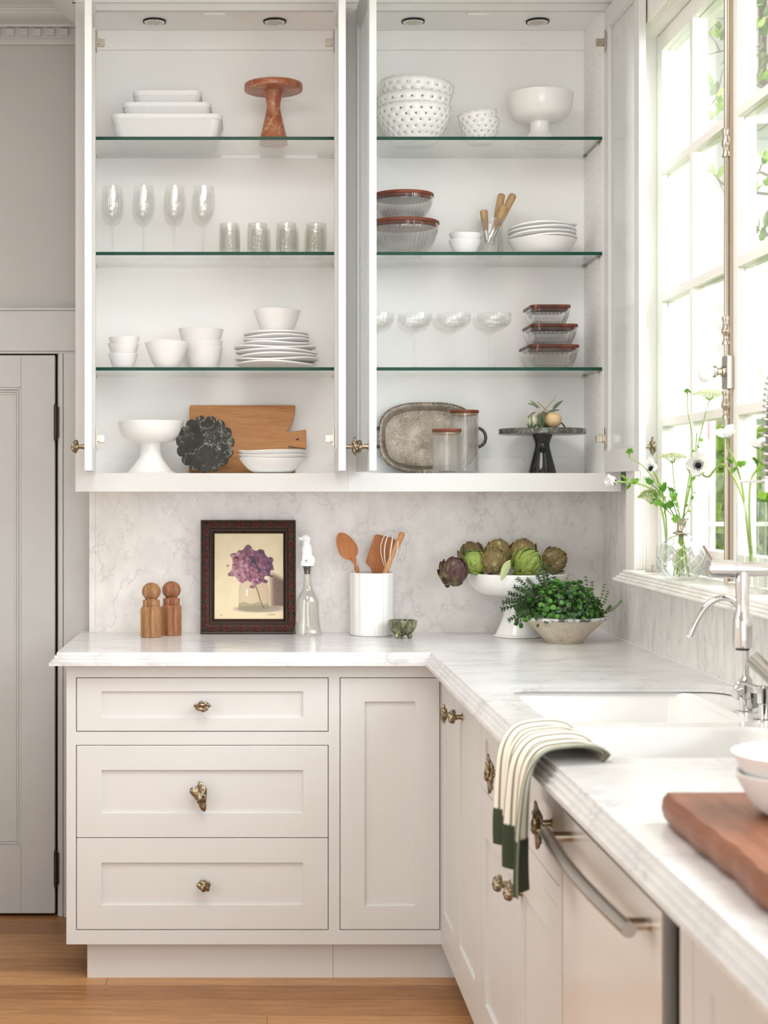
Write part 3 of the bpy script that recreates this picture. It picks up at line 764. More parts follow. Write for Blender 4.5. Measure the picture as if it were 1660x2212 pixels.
kn(e2, 'leaf', (BX + 0.006, 2.83, PZ(1778, 2.83)), -PI / 2)
kn(g1, 'rosette', (BX, 3.245, PZ(1908, 3.25)), -PI / 2)
kn(g2, 'rosette', (BX, 3.105, PZ(1927, 3.11)), -PI / 2)
MB().box(0.60, 0.62, 1.0, 4.4695, ZF, 0.0885).build('toe_kick', WHITE, snk, smooth=0, world=True)
DWP = plain('dishwasher_gloss_panel', rgb(226, 223, 218), 0.2, spec=0.45)
dw = thing('dishwasher', 'glossy pale dishwasher with a round bar handle beside the sink cabinet', 'dishwasher', (0.8, 2.37, ZF))
MB().box(0.556, 1.10, 2.055, 2.70, 0.0885, 0.8774).build('tub', BLACK, dw, smooth=0, world=True)
dd = MB().box(BX, 0.5555, 2.050, 2.700, 0.095, 0.822); dd.m = [1, 1, 1, 1, 0, 1]
dd.build('door', [DWP, STEEL], dw, smooth=0, bevel=0.002, world=True)
MB().box(0.541, 0.5555, 2.055, 2.70, 0.828, 0.873).build('control_strip', STEEL, dw, smooth=0, world=True)
hb = MB(); HX, HZ = 0.497, 0.79
hb.tube([(HX - 0.010 * math.sin(PI * i / 16), 2.075 + 0.59 * i / 16, HZ) for i in range(17)], 0.0105, 16)
hb.build('handle', STEEL, dw, world=True)
for y in (2.105, 2.635): MB().tube([(HX, y, HZ), (BX, y, HZ)], 0.0085, 14).build('handle_post', NICKEL, dw, world=True)
near = thing('base_cabinet', 'white base cabinet past the dishwasher with a framed door', 'cabinet', (0.85, 1.5, ZF))
MB().box(0.566, 1.11, 1.0, 2.002, 0.0885, 0.8774).build('case', CARC, near, smooth=0, world=True)
side_frame(near, ((1.945, 2.004),), ((zb, zdb - 0.001), (zdt + 0.001, zt)), 1.0, 1.945, 0.545)
front(near, 'cupboard_door', 'side', 0.545, 1.2, 1.943, zdb, zdt, 0.066, 0.067)
# ================================================================== shelf goods
Z1, Z2, Z3, Z4 = SHT[0], SHT[1], SHT[2], 1.419
ACACIA = wood('acacia_lid', rgb(86, 40, 26), rgb(142, 76, 50), 'X', 1.5, 0.45)
MAPLE = wood('old_maple', rgb(146, 92, 52), rgb(208, 152, 98), 'X', 1.3, 0.5, (0.2, 0.75))
OAKH = wood('oak_handle', rgb(160, 122, 80), rgb(208, 176, 134), 'Z', 1.5, 0.55)
NERO = marble('black_green_marble', rgb(34, 35, 31), rgb(60, 60, 53), rgb(200, 198, 186), 13.0, (1, 1, 1), (0.3, 0.6, 0.2), 0.5, 0.012, 0.75, warp=0.1, spec=0.2)
NEROD = marble('grey_green_marble', rgb(86, 86, 78), rgb(52, 53, 48), rgb(200, 196, 184), 26.0, (1, 1, 1), (0.3, 0.2, 0), 0.25, 0.05, 0.7)
NEROP = plain('polished_black_marble', rgb(20, 19, 18), 0.09, spec=0.6, grain=0.25, gscale=150)
TERRA = marble('red_marble', rgb(150, 78, 52), rgb(184, 120, 88), rgb(226, 194, 146), 11.0, (1, 1, 1), (0.4, 0.2, 0.6), 0.3, 0.022, 0.8)
def prof_smooth(p, n=4): return [(max(0.0, v.x), v.y) for v in catmull([(a, b, 0) for a, b in p], n)]
def bowl_prof(rb, rt, h, t=0.004, pw=0.55, n=10):
    o = [(0.0, 0.0), (rb, 0.0)] + [(rb + (rt - rb) * (s / n) ** pw, h * s / n) for s in range(1, n + 1)]
    i = [(rb + (rt - t - rb) * (s / n) ** pw if s else rb * 0.8, max(t, h * s / n)) for s in range(n, -1, -1)]
    return o + [(rt - t * 0.4, h + t * 0.35)] + i + [(0.0, t)]
def wob(seed, amp, f=2):
    return (lambda a, r, z: r * (1 + amp * math.sin(f * a + seed) + amp * 0.6 * math.sin((f + 1) * a + 2.1 * seed)))
def zwob(seed, amp, h):
    return (lambda a, r, z: z + amp * (z / h) * math.sin(2 * a + seed) + 0.5 * amp * (z / h) * math.sin(3 * a + 1.7 * seed))
def single(m, name, mat, label, cat, loc, group=None, rot=(0, 0, 0), smooth=40, bevel=0.0):
    o = m.build(name, mat, None, smooth=smooth, bevel=bevel, loc=loc, rot=rot); return tag(o, label, cat, group)
def loft(m, loops, cap0=True, cap1=True):
    n = len(loops[0]); vs = [p for l in loops for p in l]; fs = []
    for i in range(len(loops) - 1):
        for k in range(n):
            k2 = (k + 1) % n; fs.append((i * n + k, i * n + k2, (i + 1) * n + k2, (i + 1) * n + k))
    if cap0: fs.append(tuple(reversed(range(n))))
    if cap1: fs.append(tuple((len(loops) - 1) * n + k for k in range(n)))
    return m.add(vs, fs)
# ---- left cabinet, top shelf: nested baking dishes
def dish(w, d, h, t=0.006):
    def lp(k, z, r): return [(x, y, z) for x, y in rrect(-w / 2 * k, w / 2 * k, -d / 2 * k, d / 2 * k, r, 5)]
    return loft(MB(), [lp(0.86, 0, 0.022), lp(0.90, 0.006, 0.026), lp(0.965, h - 0.016, 0.028), lp(0.985, h - 0.0145, 0.028), lp(1.0, h - 0.010, 0.03), lp(1.0, h, 0.03), lp(0.962, h, 0.026), lp(0.945, h - 0.01, 0.025), lp(0.84, 0.008, 0.018)])
for w, d, z, lab in ((0.342, 0.212, Z1 + 0.0002, 'large white baking dish, lowest of the nested stack'), (0.275, 0.172, Z1 + 0.0402, 'middle white baking dish nested in the large one'), (0.214, 0.138, Z1 + 0.0805, 'small white baking dish, topmost of the nested stack')):
    single(dish(w, d, 0.077), 'baking_dish', SPECKLE, lab, 'baking dish', (PX(359, 4.79), 4.892, z), 'nested baking dishes', smooth=50)
t = thing('cake_stand', 'red marble cake stand on the top shelf beside the baking dishes', 'cake stand', (PX(591, 4.87), 4.87, Z1 + 0.0002))
MB().lathe([(0, 0.1663), (0.0865, 0.1663), (0.0895, 0.1675), (0.0905, 0.170), (0.0905, 0.184), (0.0895, 0.1868), (0.0865, 0.188), (0, 0.188)], 56).build('plate', TERRA, t, smooth=50)
MB().lathe(prof_smooth([(0.044, 0.0), (0.0415, 0.02), (0.031, 0.065), (0.0225, 0.105), (0.0215, 0.125), (0.0255, 0.147), (0.031, 0.166)]), 36).build('pedestal', TERRA, t, smooth=50)
# ---- left cabinet, second shelf: wine glasses and smoky tumblers
wp = prof_smooth([(0.034, 0), (0.0335, 0.0012), (0.018, 0.0028), (0.006, 0.007), (0.0032, 0.018), (0.0029, 0.05), (0.0031, 0.088), (0.0055, 0.099), (0.0165, 0.107), (0.0285, 0.121), (0.0345, 0.146), (0.0338, 0.172), (0.0300, 0.207)], 3)
wi = prof_smooth([(0.0288, 0.2075), (0.0325, 0.172), (0.0332, 0.146), (0.0272, 0.122), (0.0155, 0.109), (0.0, 0.1055)], 3)
WG = MB().lathe([(0, 0)] + wp + wi, 36).mesh('wine_glass', GLASSW, 50)
def glass_set(name, me, xs, d, z, labels, cat, group, dx=0.0, jit=0.0):
    for i, px in enumerate(xs):
        o = bpy.data.objects.new(name, me); COL.objects.link(o)
        o.location = (PX(px, d) + dx, d + jit * math.sin(i * 2.3), z + 0.0002); o.rotation_euler = (0, 0, i * 1.3)
        tag(o, labels[i], cat, group)
def row_labels(what, row, other, rev):
    l = ['%s in the %s row, %s the %s' % (what, row, q, other) for q in ('right beside', 'second from', 'third from', 'farthest from')]
    return l[::-1] if rev else l
glass_set('wine_glass', WG, (243.5, 311, 378, 441), 4.812, Z2, row_labels('clear stemmed wine glass', 'front', 'smoky tumblers', True), 'wine glass', 'front row of wine glasses')
glass_set('wine_glass', WG, (243, 309, 376, 437), 4.915, Z2, row_labels('clear stemmed wine glass', 'back', 'smoky tumblers', True), 'wine glass', 'back row of wine glasses')
TB = MB().lathe(prof_smooth([(0.0, 0), (0.029, 0.0), (0.0318, 0.003), (0.0328, 0.02), (0.0328, 0.06), (0.0312, 0.085), (0.0298, 0.093)], 3) + prof_smooth([(0.0278, 0.093), (0.0288, 0.085), (0.0303, 0.06), (0.0303, 0.022), (0.0275, 0.013), (0.0, 0.011)], 3), 32).mesh('tumbler', SMOKE, 50)
glass_set('tumbler', TB, (496, 557, 619.5, 683.5), 4.805, Z2, row_labels('smoky engraved tumbler', 'front', 'wine glasses', False), 'tumbler', 'front row of smoky tumblers', jit=0.004)
glass_set('tumbler', TB, (497, 563, 624, 680), 4.895, Z2, row_labels('smoky engraved tumbler', 'back', 'wine glasses', False), 'tumbler', 'back row of smoky tumblers', jit=0.004)
# ---- left cabinet, third shelf: handmade bowls and plates
def stack_bowl(xpx, d, z, rb, rt, h, label, group, seed, pw=0.55, mat=CERAMIC_M, name='bowl', cat='bowl', wa=0.012, t=0.004, tilt=(0, 0, 0)):
    return single(MB().lathe(bowl_prof(rb, rt, h, t, pw), 44, rmod=wob(seed, wa), zmod=zwob(seed, 0.0012, h)), name, mat, label, cat, (PX(xpx, d), d, z), group, tilt)
for i, (z, lab) in enumerate(((Z3 + 0.001, 'lowest small white bowl in the stack of three'), (Z3 + 0.0315, 'middle small white bowl in the stack of three'), (Z3 + 0.052, 'topmost small white bowl in the stack of three'))):
    stack_bowl((266, 267, 268)[i], 4.83, z, 0.027, (0.0455, 0.0475, 0.0478)[i], 0.045, lab, 'small white bowls', i + 1, 0.6)
stack_bowl(360, 4.80, Z3 + 0.001, 0.034, 0.068, 0.078, 'single white bowl between two stacks of bowls on the lowest glass shelf', None, 4, 0.75)
for i, (z, lab) in enumerate(((Z3 + 0.001, 'lowest medium white bowl in the stack beside the plates'), (Z3 + 0.022, 'middle medium white bowl in the stack beside the plates'), (Z3 + 0.057, 'topmost medium white bowl in the stack beside the plates'))):
    stack_bowl((440, 437, 434)[i], 4.885, z, 0.040, (0.0605, 0.065, 0.0695)[i], 0.070, lab, 'medium white bowls', i + 5, 0.6)
def plate_prof(r, h, t=0.0045):
    return [(0, 0), (r * 0.62, 0), (r * 0.68, 0.001), (r * 0.9, h * 0.55), (r, h), (r * 0.995, h + t), (r * 0.96, h + t * 0.9), (r * 0.85, h * 0.5 + t), (r * 0.64, t), (0, t)]
def plate(xpx, d, z, r, h, seed, label, group, tilt=(0, 0, 0), name='plate', cat='plate', t=0.0045, zw=0.003):
    m = MB().lathe(plate_prof(r, h, t), 48, rmod=wob(seed, 0.008), zmod=lambda a, rr, zz: zz + zw * (rr / r) ** 2 * (math.sin(2 * a + seed) + 0.6 * math.sin(3 * a + 2 * seed)))
    return single(m, name, CERAMIC_M, label, cat, (PX(xpx, d), d, z), group, tilt, smooth=55)
ORD = ('lowest', 'second lowest', 'middle', 'second highest', 'topmost')
z = Z3 + 0.0062
for i in range(5):
    plate(597 + (0, 2, -1, 1, -2)[i], 4.885, z, (0.125, 0.129, 0.127, 0.128, 0.126)[i], 0.011, i * 1.9, 'large white dinner plate, %s of five under the smaller plates' % ORD[i], 'large white dinner plates'); z += 0.0122
z += 0.002
for i in range(4):
    plate(597, 4.88, z, 0.1025 - 0.001 * (i % 2), 0.010, 7 + i * 1.3, 'white side plate, %s of four on the large plates' % ('lowest', 'second', 'third', 'topmost')[i], 'white side plates', zw=0.002); z += 0.0105
stack_bowl(599, 4.87, z + 0.0062, 0.046, 0.0735, 0.066, 'white bowl sitting on top of the stack of plates', None, 12, 0.8)
# ---- left cabinet, floor
def compote(label, loc, r, h, bowl_h, rs, rbase, name='footed_bowl'):
    t = thing(name, label, 'footed bowl', loc)
    b0 = h - bowl_h
    o = prof_smooth([(0.0, b0), (rs * 0.9, b0 + 0.0), (r * 0.72, b0 + bowl_h * 0.12), (r * 0.93, b0 + bowl_h * 0.45), (r, h - 0.006), (r, h)], 4)
    i = prof_smooth([(r - 0.006, h), (r * 0.90, b0 + bowl_h * 0.5), (r * 0.68, b0 + bowl_h * 0.22), (0, b0 + bowl_h * 0.14)], 4)
    MB().lathe(o + [(r - 0.003, h + 0.0015)] + i, 56).build('bowl', CERAMIC, t, smooth=60)
    MB().lathe(prof_smooth([(0, 0), (rbase, 0), (rbase, 0.006), (rbase * 0.92, b0 * 0.10), (rs * 1.12, b0 * 0.55), (rs, b0 * 0.9), (rs * 1.05, b0 + 0.002)], 4), 48).build('pedestal', CERAMIC, t, smooth=60)
    return t
compote('white ceramic footed bowl on the cabinet floor beside the black marble board', (PX(326, 4.84), 4.84, Z4 + 0.0002), 0.1005, 0.160, 0.068, 0.032, 0.073)
def scallop(m, R, n, amp, y0, y1, seg=10):
    pts = []
    for k in range(n * seg):
        a = 2 * PI * k / (n * seg); s = abs(math.sin(n * a / 2))
        r = R - amp + amp * math.sqrt(s); pts.append((r * math.cos(a), r * math.sin(a)))
    m.prism(pts, y0, y1, 'Y'); return m
single(scallop(MB(), 0.090, 15, 0.012, -0.006, 0.006), 'serving_board', NERO, 'round scalloped black marble board leaning on the wooden board', 'serving board', (PX(443.5, 4.80), 4.812, Z4 + 0.0895), None, (-0.2, 0.12, 0), smooth=30, bevel=0.001)
# wooden board with a handle and a curved shoulder
def bp(px, py): return (PX(px, 4.955) - PX(525, 4.955), (1022 - py) * 4.955 / F_PX)
out = [bp(409, 1022), bp(409, 876), bp(412, 873), bp(637, 873), bp(639, 876), bp(638, 890), bp(634, 906), bp(628, 920), bp(621, 931), bp(624, 933.5), bp(644, 930), bp(660, 927), bp(662, 929), bp(662, 968), bp(660, 970), bp(648, 967), bp(624, 963.5), bp(623, 966), bp(628, 977), bp(634, 992), bp(638, 1010), bp(638, 1022)]
t = thing('cutting_board', 'old brown wooden cutting board with a handle leaning at the cabinet back', 'cutting board', (PX(525, 4.955), 4.945, Z4 + 0.002), (-0.17, 0, 0))
MB().prism(out, -0.010, 0.010, 'Y').build('board', MAPLE, t, smooth=25, bevel=0.002)
MB().tube([(bp(643, 949)[0], -0.0108, bp(643, 949)[1]), (bp(643, 949)[0], -0.0095, bp(643, 949)[1])], 0.0036, 14).build('hang_hole', BLACK, t)
for i, (z, rt, h, lab) in enumerate(((Z4 + 0.0025, 0.1005, 0.043, 'lowest wide white bowl before the wooden board'), (Z4 + 0.020, 0.1015, 0.036, 'middle wide white bowl before the wooden board'), (Z4 + 0.033, 0.1035, 0.036, 'topmost wide white bowl before the wooden board'))):
    stack_bowl(588.5, 4.80, z, 0.053, rt, h, lab, 'wide white bowls', 20 + i, 0.6, wa=0.005)
# ---- right cabinet, top shelf: pierced scalloped bowls
def pierced(rb, rt, h, n, rows, v0=0.12, sc=0.006, hole=0.27, t=0.0045):
    bm = bmesh.new()
    def S(u, v, extra=0.0):
        a = 2 * PI * u; vv = min(v, 1.0)
        r = rb + (rt - rb) * math.sin(vv * PI / 2) ** 0.85
        return Vector((r * math.cos(a), r * math.sin(a), h * v + extra))
    def face(ps): bm.faces.new([bm.verts.new(p) for p in ps])
    N2 = 2 * n
    face([S(k / N2, 0) for k in range(N2)])
    for j in range(2):
        va, vb = v0 * j / 2, v0 * (j + 1) / 2
        for k in range(N2): face([S(k / N2, va), S((k + 1) / N2, va), S((k + 1) / N2, vb), S(k / N2, vb)])
    dv = (0.93 - v0) / rows
    for j in range(rows):
        va, vb = v0 + dv * j, v0 + dv * (j + 1); off = 0.5 * (j % 2); vc = (va + vb) / 2
        hs = hole * (0.55 + 0.45 * j / max(1, rows - 1))
        for k in range(n):
            ua, ub = (k + off) / n, (k + 1 + off) / n; uc = (ua + ub) / 2
            ring = [(ua, va), (uc, va), (ub, va), (ub, vc), (ub, vb), (uc, vb), (ua, vb), (ua, vc)]
            ang = [225, 270, 315, 0, 45, 90, 135, 180]
            rr = rt * 2 * PI / n * hs
            du = rr / (2 * PI * (rb + (rt - rb) * math.sin(vc * PI / 2) ** 0.85)); dvv = rr / h
            inn = [(uc + du * math.cos(math.radians(a)), vc + dvv * math.sin(math.radians(a))) for a in ang]
            for i in range(8):
                i2 = (i + 1) % 8; face([S(*ring[i]), S(*ring[i2]), S(*inn[i2]), S(*inn[i])])
    off = 0.5 * (rows % 2)
    for k in range(n):
        ua = (k + off) / n
        for s in range(2):
            a0, a1 = ua + s * 0.5 / n, ua + (s + 1) * 0.5 / n
            e0, e1 = (0.0, sc) if s == 0 else (sc, 0.0)
            face([S(a0, 0.93), S(a1, 0.93), S(a1, 1.0, e1), S((a0 + a1) / 2, 1.0, sc * 0.8), S(a0, 1.0, e0)])
    bmesh.ops.remove_doubles(bm, verts=bm.verts, dist=1e-5)
    bmesh.ops.recalc_face_normals(bm, faces=bm.faces)
    me = bpy.data.meshes.new('pierced_bowl'); bm.to_mesh(me); bm.free(); me.materials.append(CERAMIC)
    me.polygons.foreach_set('use_smooth', [True] * len(me.polygons)); me.set_sharp_from_angle(angle=math.radians(60))
    return me, t
def pierced_obj(me_t, label, loc, rot, group):
    o = bpy.data.objects.new('pierced_bowl', me_t[0]); COL.objects.link(o); o.location = loc; o.rotation_euler = rot
    s = o.modifiers.new('wall', 'SOLIDIFY'); s.thickness = me_t[1]; s.offset = -1
    return tag(o, label, 'bowl', group)
PB = pierced(0.062, 0.1145, 0.108, 22, 5, hole=0.10)
for i, (z, rot, lab) in enumerate(((Z1 + 0.0003, (0, 0, 0.1), 'lowest large white pierced bowl with scalloped rim'), (Z1 + 0.034, (0.0, 0.02, 0.4), 'middle large white pierced bowl with scalloped rim'), (Z1 + 0.075, (0.0, 0.10, 0.2), 'topmost large white pierced bowl, tipped in the stack'))):
    pierced_obj(PB, lab, (PX(895, 4.87), 4.875, z), rot, 'large pierced bowls')
PS = pierced(0.034, 0.0605, 0.071, 14, 4, hole=0.115)
pierced_obj(PS, 'lower small white pierced bowl beside the tall footed bowl', (PX(1037, 4.86), 4.86, Z1 + 0.0003), (0, 0, 0.2), 'small pierced bowls')
pierced_obj(PS, 'upper small white pierced bowl tipped inside its twin', (PX(1038, 4.86), 4.86, Z1 + 0.022), (0, -0.17, 0.5), 'small pierced bowls')
compote('white footed bowl with a wide base on the top shelf beside the pierced bowls', (PX(1167, 4.87), 4.87, Z1 + 0.0002), 0.1025, 0.155, 0.086, 0.030, 0.0745)
# ---- right cabinet, second shelf
def flute(n, a): return lambda an, r, z: r * (1 + a * math.cos(n * an))
def lid_bowl(label, X, d, z, r, h, group):
    t = thing('lidded_bowl', label, 'bowl', (X, d, z + 0.0003), group=group)
    o = prof_smooth([(0, 0), (r * 0.45, 0), (r * 0.52, 0.003), (r * 0.80, h * 0.38), (r * 0.93, h * 0.74), (r * 0.955, h - 0.013)], 4)
    i = prof_smooth([(r * 0.925, h - 0.013), (r * 0.90, h * 0.74), (r * 0.76, h * 0.42), (r * 0.48, 0.010), (0, 0.007)], 4)
    MB().lathe(o + [(r * 0.955, h - 0.0125)] + i, 176, rmod=lambda an, rr, zz: rr * (1 + 0.014 * math.cos(44 * an) * smoothstep(0.0, 0.02, zz) * (1 - smoothstep(h - 0.02, h - 0.014, zz)))).build('glass_bowl', GLASS_FL, t, smooth=60)
    MB().lathe([(r * 0.925, h - 0.013), (r * 0.975, h - 0.013), (r * 0.98, h - 0.0005), (r * 0.925, h - 0.0005)], 56).build('rim', GLASS, t, smooth=40)
    MB().lathe([(0, h - 0.006), (r * 0.90, h - 0.006), (r * 0.90, h), (r * 0.99, h), (r, h + 0.002), (r, h + 0.007), (r * 0.99, h + 0.009), (0, h + 0.009)], 56).build('wooden_lid', ACACIA, t, smooth=40)
    return t
lid_bowl('larger fluted glass bowl with a dark wooden lid, bottom of the pair', PX(871, 4.87), 4.87, Z2, 0.1125, 0.0985, 'lidded glass bowls')
lid_bowl('smaller fluted glass bowl with a dark wooden lid, stacked on top', PX(871, 4.87), 4.87, Z2 + 0.108, 0.0955, 0.0765, 'lidded glass bowls')
stack_bowl(1005, 4.83, Z2 + 0.001, 0.026, 0.0505, 0.044, 'lower little white bowl beside the glass of knives', 'little white bowls', 31, 0.7, wa=0.006)
stack_bowl(1006, 4.83, Z2 + 0.021, 0.026, 0.0495, 0.044, 'upper little white bowl beside the glass of knives', 'little white bowls', 32, 0.7, wa=0.006)
GX, GD = PX(1058, 4.90), 4.90
g = MB().lathe([(0, 0), (0.039, 0), (0.041, 0.002), (0.0415, 0.122), (0.0395, 0.1225), (0.039, 0.008), (0, 0.008)], 96, rmod=flute(24, 0.010))
single(g, 'drinking_glass', GLASS_FL, 'clear fluted glass holding wooden handled knives', 'glass', (GX, GD, Z2 + 0.0002), smooth=60)
def kp(px, py): return (PX(px, GD) - GX, PZ(py, GD) - Z2)
for i, (a, b, dy, lab) in enumerate((((1044, 455), (1052, 525), -0.012, 'short spreading knife with a pale wooden handle, leaning away from its mates'), ((1086, 417), (1063, 530), 0.012, 'spreading knife with an upright wooden handle in the fluted glass'), ((1110, 419), (1058, 528), 0.0, 'spreading knife with the farthest leaning wooden handle'), ((1089, 446), (1052, 528), -0.016, 'spreading knife with a low wooden handle before the others'))):
    A, B = kp(*a), kp(*b); t = thing('spreading_knife', lab, 'knife', (GX, GD, Z2 + 0.012), group='knives in the fluted glass')
    p0 = Vector((A[0], dy, A[1] - 0.012)); p1 = Vector((B[0], dy * 0.6, B[1] - 0.012)); L_ = p1 - p0
    MB().tube([p0, p0 + L_ * 0.015, p0 + L_ * 0.05, p0 + L_ * 0.3, p0 + L_ * 0.62], [0.006, 0.0105, 0.0122, 0.0112, 0.0088], 14).build('handle', OAKH, t, smooth=60)
    MB().tube([p0 + L_ * 0.62, p0 + L_ * 0.66, p0 + L_ * 0.80, p0 + L_ * 0.98], [0.007, 0.007, 0.0085, 0.005], 8).build('blade', STEEL, t, smooth=60)
stack_bowl(1172, 4.85, Z2 + 0.0015, 0.062, 0.105, 0.046, 'deep white bowl at the bottom of the stack beside the knives', 'white dishes in the middle shelf stack', 41, 0.6, wa=0.004)
z = Z2 + 0.040
for i in range(4):
    plate(1172 + (1, -1, 0, 1)[i], 4.85, z, 0.105, 0.0105, 3.1 + i * 1.1, 'shallow white dish, %s of four on the deep bowl' % ('lowest', 'second', 'third', 'topmost')[i], 'white dishes in the middle shelf stack', (0, -0.03 * (i + 1) / 2, 0), t=0.005); z += 0.0125
# ---- right cabinet, third shelf: coupes and lidded boxes
co = prof_smooth([(0.036, 0), (0.0355, 0.0012), (0.018, 0.003), (0.006, 0.007), (0.0034, 0.016), (0.0031, 0.06), (0.0034, 0.104), (0.006, 0.114), (0.020, 0.1195), (0.040, 0.128), (0.0505, 0.142), (0.0522, 0.155), (0.0515, 0.168)], 3)
cin = prof_smooth([(0.0502, 0.1685), (0.0508, 0.155), (0.0490, 0.143), (0.0385, 0.130), (0.018, 0.122), (0, 0.120)], 3)
CG = MB().lathe([(0, 0)] + co + cin, 144, rmod=lambda a, r, z: r * (1 + 0.008 * math.cos(36 * a) * smoothstep(0.118, 0.13, z))).mesh('coupe_glass', GLASSW, 60)
glass_set('coupe_glass', CG, (815, 897.5, 981, 1068), 4.81, Z3, row_labels('clear ribbed coupe glass', 'front', 'lidded glass boxes', True), 'coupe glass', 'front row of coupe glasses')
glass_set('coupe_glass', CG, (812, 893, 971, 1058), 4.92, Z3, row_labels('clear ribbed coupe glass', 'back', 'lidded glass boxes', True), 'coupe glass', 'back row of coupe glasses')
def rr_pts(w, d, r, n):
    base = rrect(-w / 2, w / 2, -d / 2, d / 2, r, 10); base.append(base[0]); out = []
    seg = [math.dist(base[i], base[i + 1]) for i in range(len(base) - 1)]; T = sum(seg); i = 0; acc = 0
    for k in range(n):
        s = T * k / n
        while acc + seg[i] < s: acc += seg[i]; i += 1
        f_ = (s - acc) / max(seg[i], 1e-9); a, b = base[i], base[i + 1]
        nx, ny = (b[1] - a[1]), -(b[0] - a[0]); l = math.hypot(nx, ny) or 1
        out.append((a[0] + (b[0] - a[0]) * f_, a[1] + (b[1] - a[1]) * f_, nx / l, ny / l))
    return out
def lid_box(label, X, d, z, w, dp, h):
    t = thing('lidded_box', label, 'container', (X, d, z + 0.0003), group='lidded glass boxes')
    def lp(k, zz, amp, n=252, nf=42):
        return [(x * k + nx * amp * math.cos(2 * PI * nf * i / n), y * k + ny * amp * math.cos(2 * PI * nf * i / n), zz) for i, (x, y, nx, ny) in enumerate(rr_pts(w, dp, 0.022, n))]
    loft(MB(), [lp(0.70, 0, 0), lp(0.77, 0.003, 0.0003), lp(0.81, 0.010, 0.0012), lp(0.92, h - 0.022, 0.0012), lp(0.935, h - 0.017, 0.0003), lp(0.935, h - 0.015, 0), lp(0.895, h - 0.015, 0), lp(0.875, h - 0.022, -0.0008), lp(0.77, 0.012, -0.0008), lp(0.70, 0.008, 0)]).build('glass_box', GLASS_FL, t, smooth=60)
    loft(MB(), [lp(0.93, h - 0.015, 0, 84), lp(0.97, h - 0.013, 0, 84), lp(0.97, h - 0.001, 0, 84), lp(0.90, h - 0.001, 0, 84)], False, False).build('rim', GLASS, t, smooth=40)
    loft(MB(), [lp(0.88, h - 0.006, 0, 84), lp(0.88, h, 0, 84), lp(0.99, h, 0, 84), lp(1.0, h + 0.002, 0, 84), lp(1.0, h + 0.0065, 0, 84), lp(0.985, h + 0.0085, 0, 84)]).build('wooden_lid', LIDBLOCK, t, smooth=40)
    return t
m_, nt_, out_ = new_mat('block_wood_lid')
v_ = coords(nt_, (26, 26, 26)); nz_ = N(nt_, 'ShaderNodeTexVoronoi', Scale=1.0); L(nt_, coords(nt_, (24, 3, 1)), nz_.inputs['Vector'])
c_ = ramp(nt_, nz_.outputs['Color'], [(0.2, rgb(80, 36, 24)), (0.6, rgb(112, 54, 36)), (0.85, rgb(196, 140, 96))])
pbsdf(nt_, out_, c_, 0.4, 0, 0.4); LIDBLOCK = m_
bx_d = 4.865
lid_box('largest fluted glass box with wooden lid, bottom of three', PX(1194.5, 4.80), bx_d, Z3, 0.158, 0.195, 0.062)
lid_box('medium fluted glass box with wooden lid, middle of three', PX(1197, 4.80), bx_d, Z3 + 0.0715, 0.146, 0.18, 0.054)
lid_box('smallest fluted glass box with wooden lid, topmost of three', PX(1190, 4.80), bx_d, Z3 + 0.1345, 0.124, 0.165, 0.050)
# ---- right cabinet, floor: silver tray, jars, black cake stand with citrus
m_, nt_, out_ = new_mat('tarnished_silver')
v_ = coords(nt_, (1, 1, 1)); n1 = N(nt_, 'ShaderNodeTexNoise', Scale=16.0, Detail=6.0, Roughness=0.65); L(nt_, v_, n1.inputs['Vector'])
vo = N(nt_, 'ShaderNodeTexVoronoi', Scale=62.0); L(nt_, v_, vo.inputs['Vector'])
sn = N(nt_, 'ShaderNodeMath', operation='MULTIPLY'); sn.inputs[1].default_value = 30.0; L(nt_, vo.outputs['Distance'], sn.inputs[0])
sn2 = N(nt_, 'ShaderNodeMath', operation='SINE'); L(nt_, sn.outputs[0], sn2.inputs[0])
n2 = N(nt_, 'ShaderNodeTexNoise', Scale=150.0, Detail=3.0, Distortion=2.2); L(nt_, v_, n2.inputs['Vector'])
ad = N(nt_, 'ShaderNodeMath', operation='ADD'); L(nt_, sn2.outputs[0], ad.inputs[0]); L(nt_, n2.outputs['Fac'], ad.inputs[1])
mixf = N(nt_, 'ShaderNodeMix', data_type='FLOAT'); mixf.inputs[0].default_value = 0.4; L(nt_, n1.outputs['Fac'], mixf.inputs[2]); L(nt_, n2.outputs['Fac'], mixf.inputs[3])
c_ = ramp(nt_, mixf.outputs[0], [(0.34, rgb(98, 86, 74)), (0.5, rgb(150, 139, 126)), (0.68, rgb(190, 181, 170))])
pbsdf(nt_, out_, c_, 0.42, 0.75, 0.5, bump(nt_, ad.outputs[0], 0.3, 0.0007)); SILVER = m_
t = thing('serving_tray', 'tarnished engraved silver tray with rope edge leaning behind the jars', 'tray', (PX(926, 4.95), 4.955, Z4 + 0.001), (-0.16, 0, 0))
TA, TBH = 0.158, 0.1135
def se(k, y, n=96, pw=2.9, dx=0.0):
    out = []
    for i in range(n):
        a = 2 * PI * i / n; c, s = math.cos(a), math.sin(a)
        out.append(((TA - dx) * k * math.copysign(abs(c) ** (2 / pw), c), y, TBH + (TBH - dx) * k * math.copysign(abs(s) ** (2 / pw), s)))
    return out
loft(MB(), [se(1, -0.010), se(1, -0.013), se(1, -0.013, dx=0.006), se(1, -0.010, dx=0.013), se(1, 0.0, dx=0.022), se(1, 0.003, dx=0.026), se(0.5, 0.003)][::1], False, True).build('tray_face', SILVER, t, smooth=50)
loft(MB(), [se(1, -0.010), se(1, -0.006), se(1, 0.006, dx=0.02), se(0.5, 0.006)], False, True).build('tray_back', SILVER, t, smooth=50)
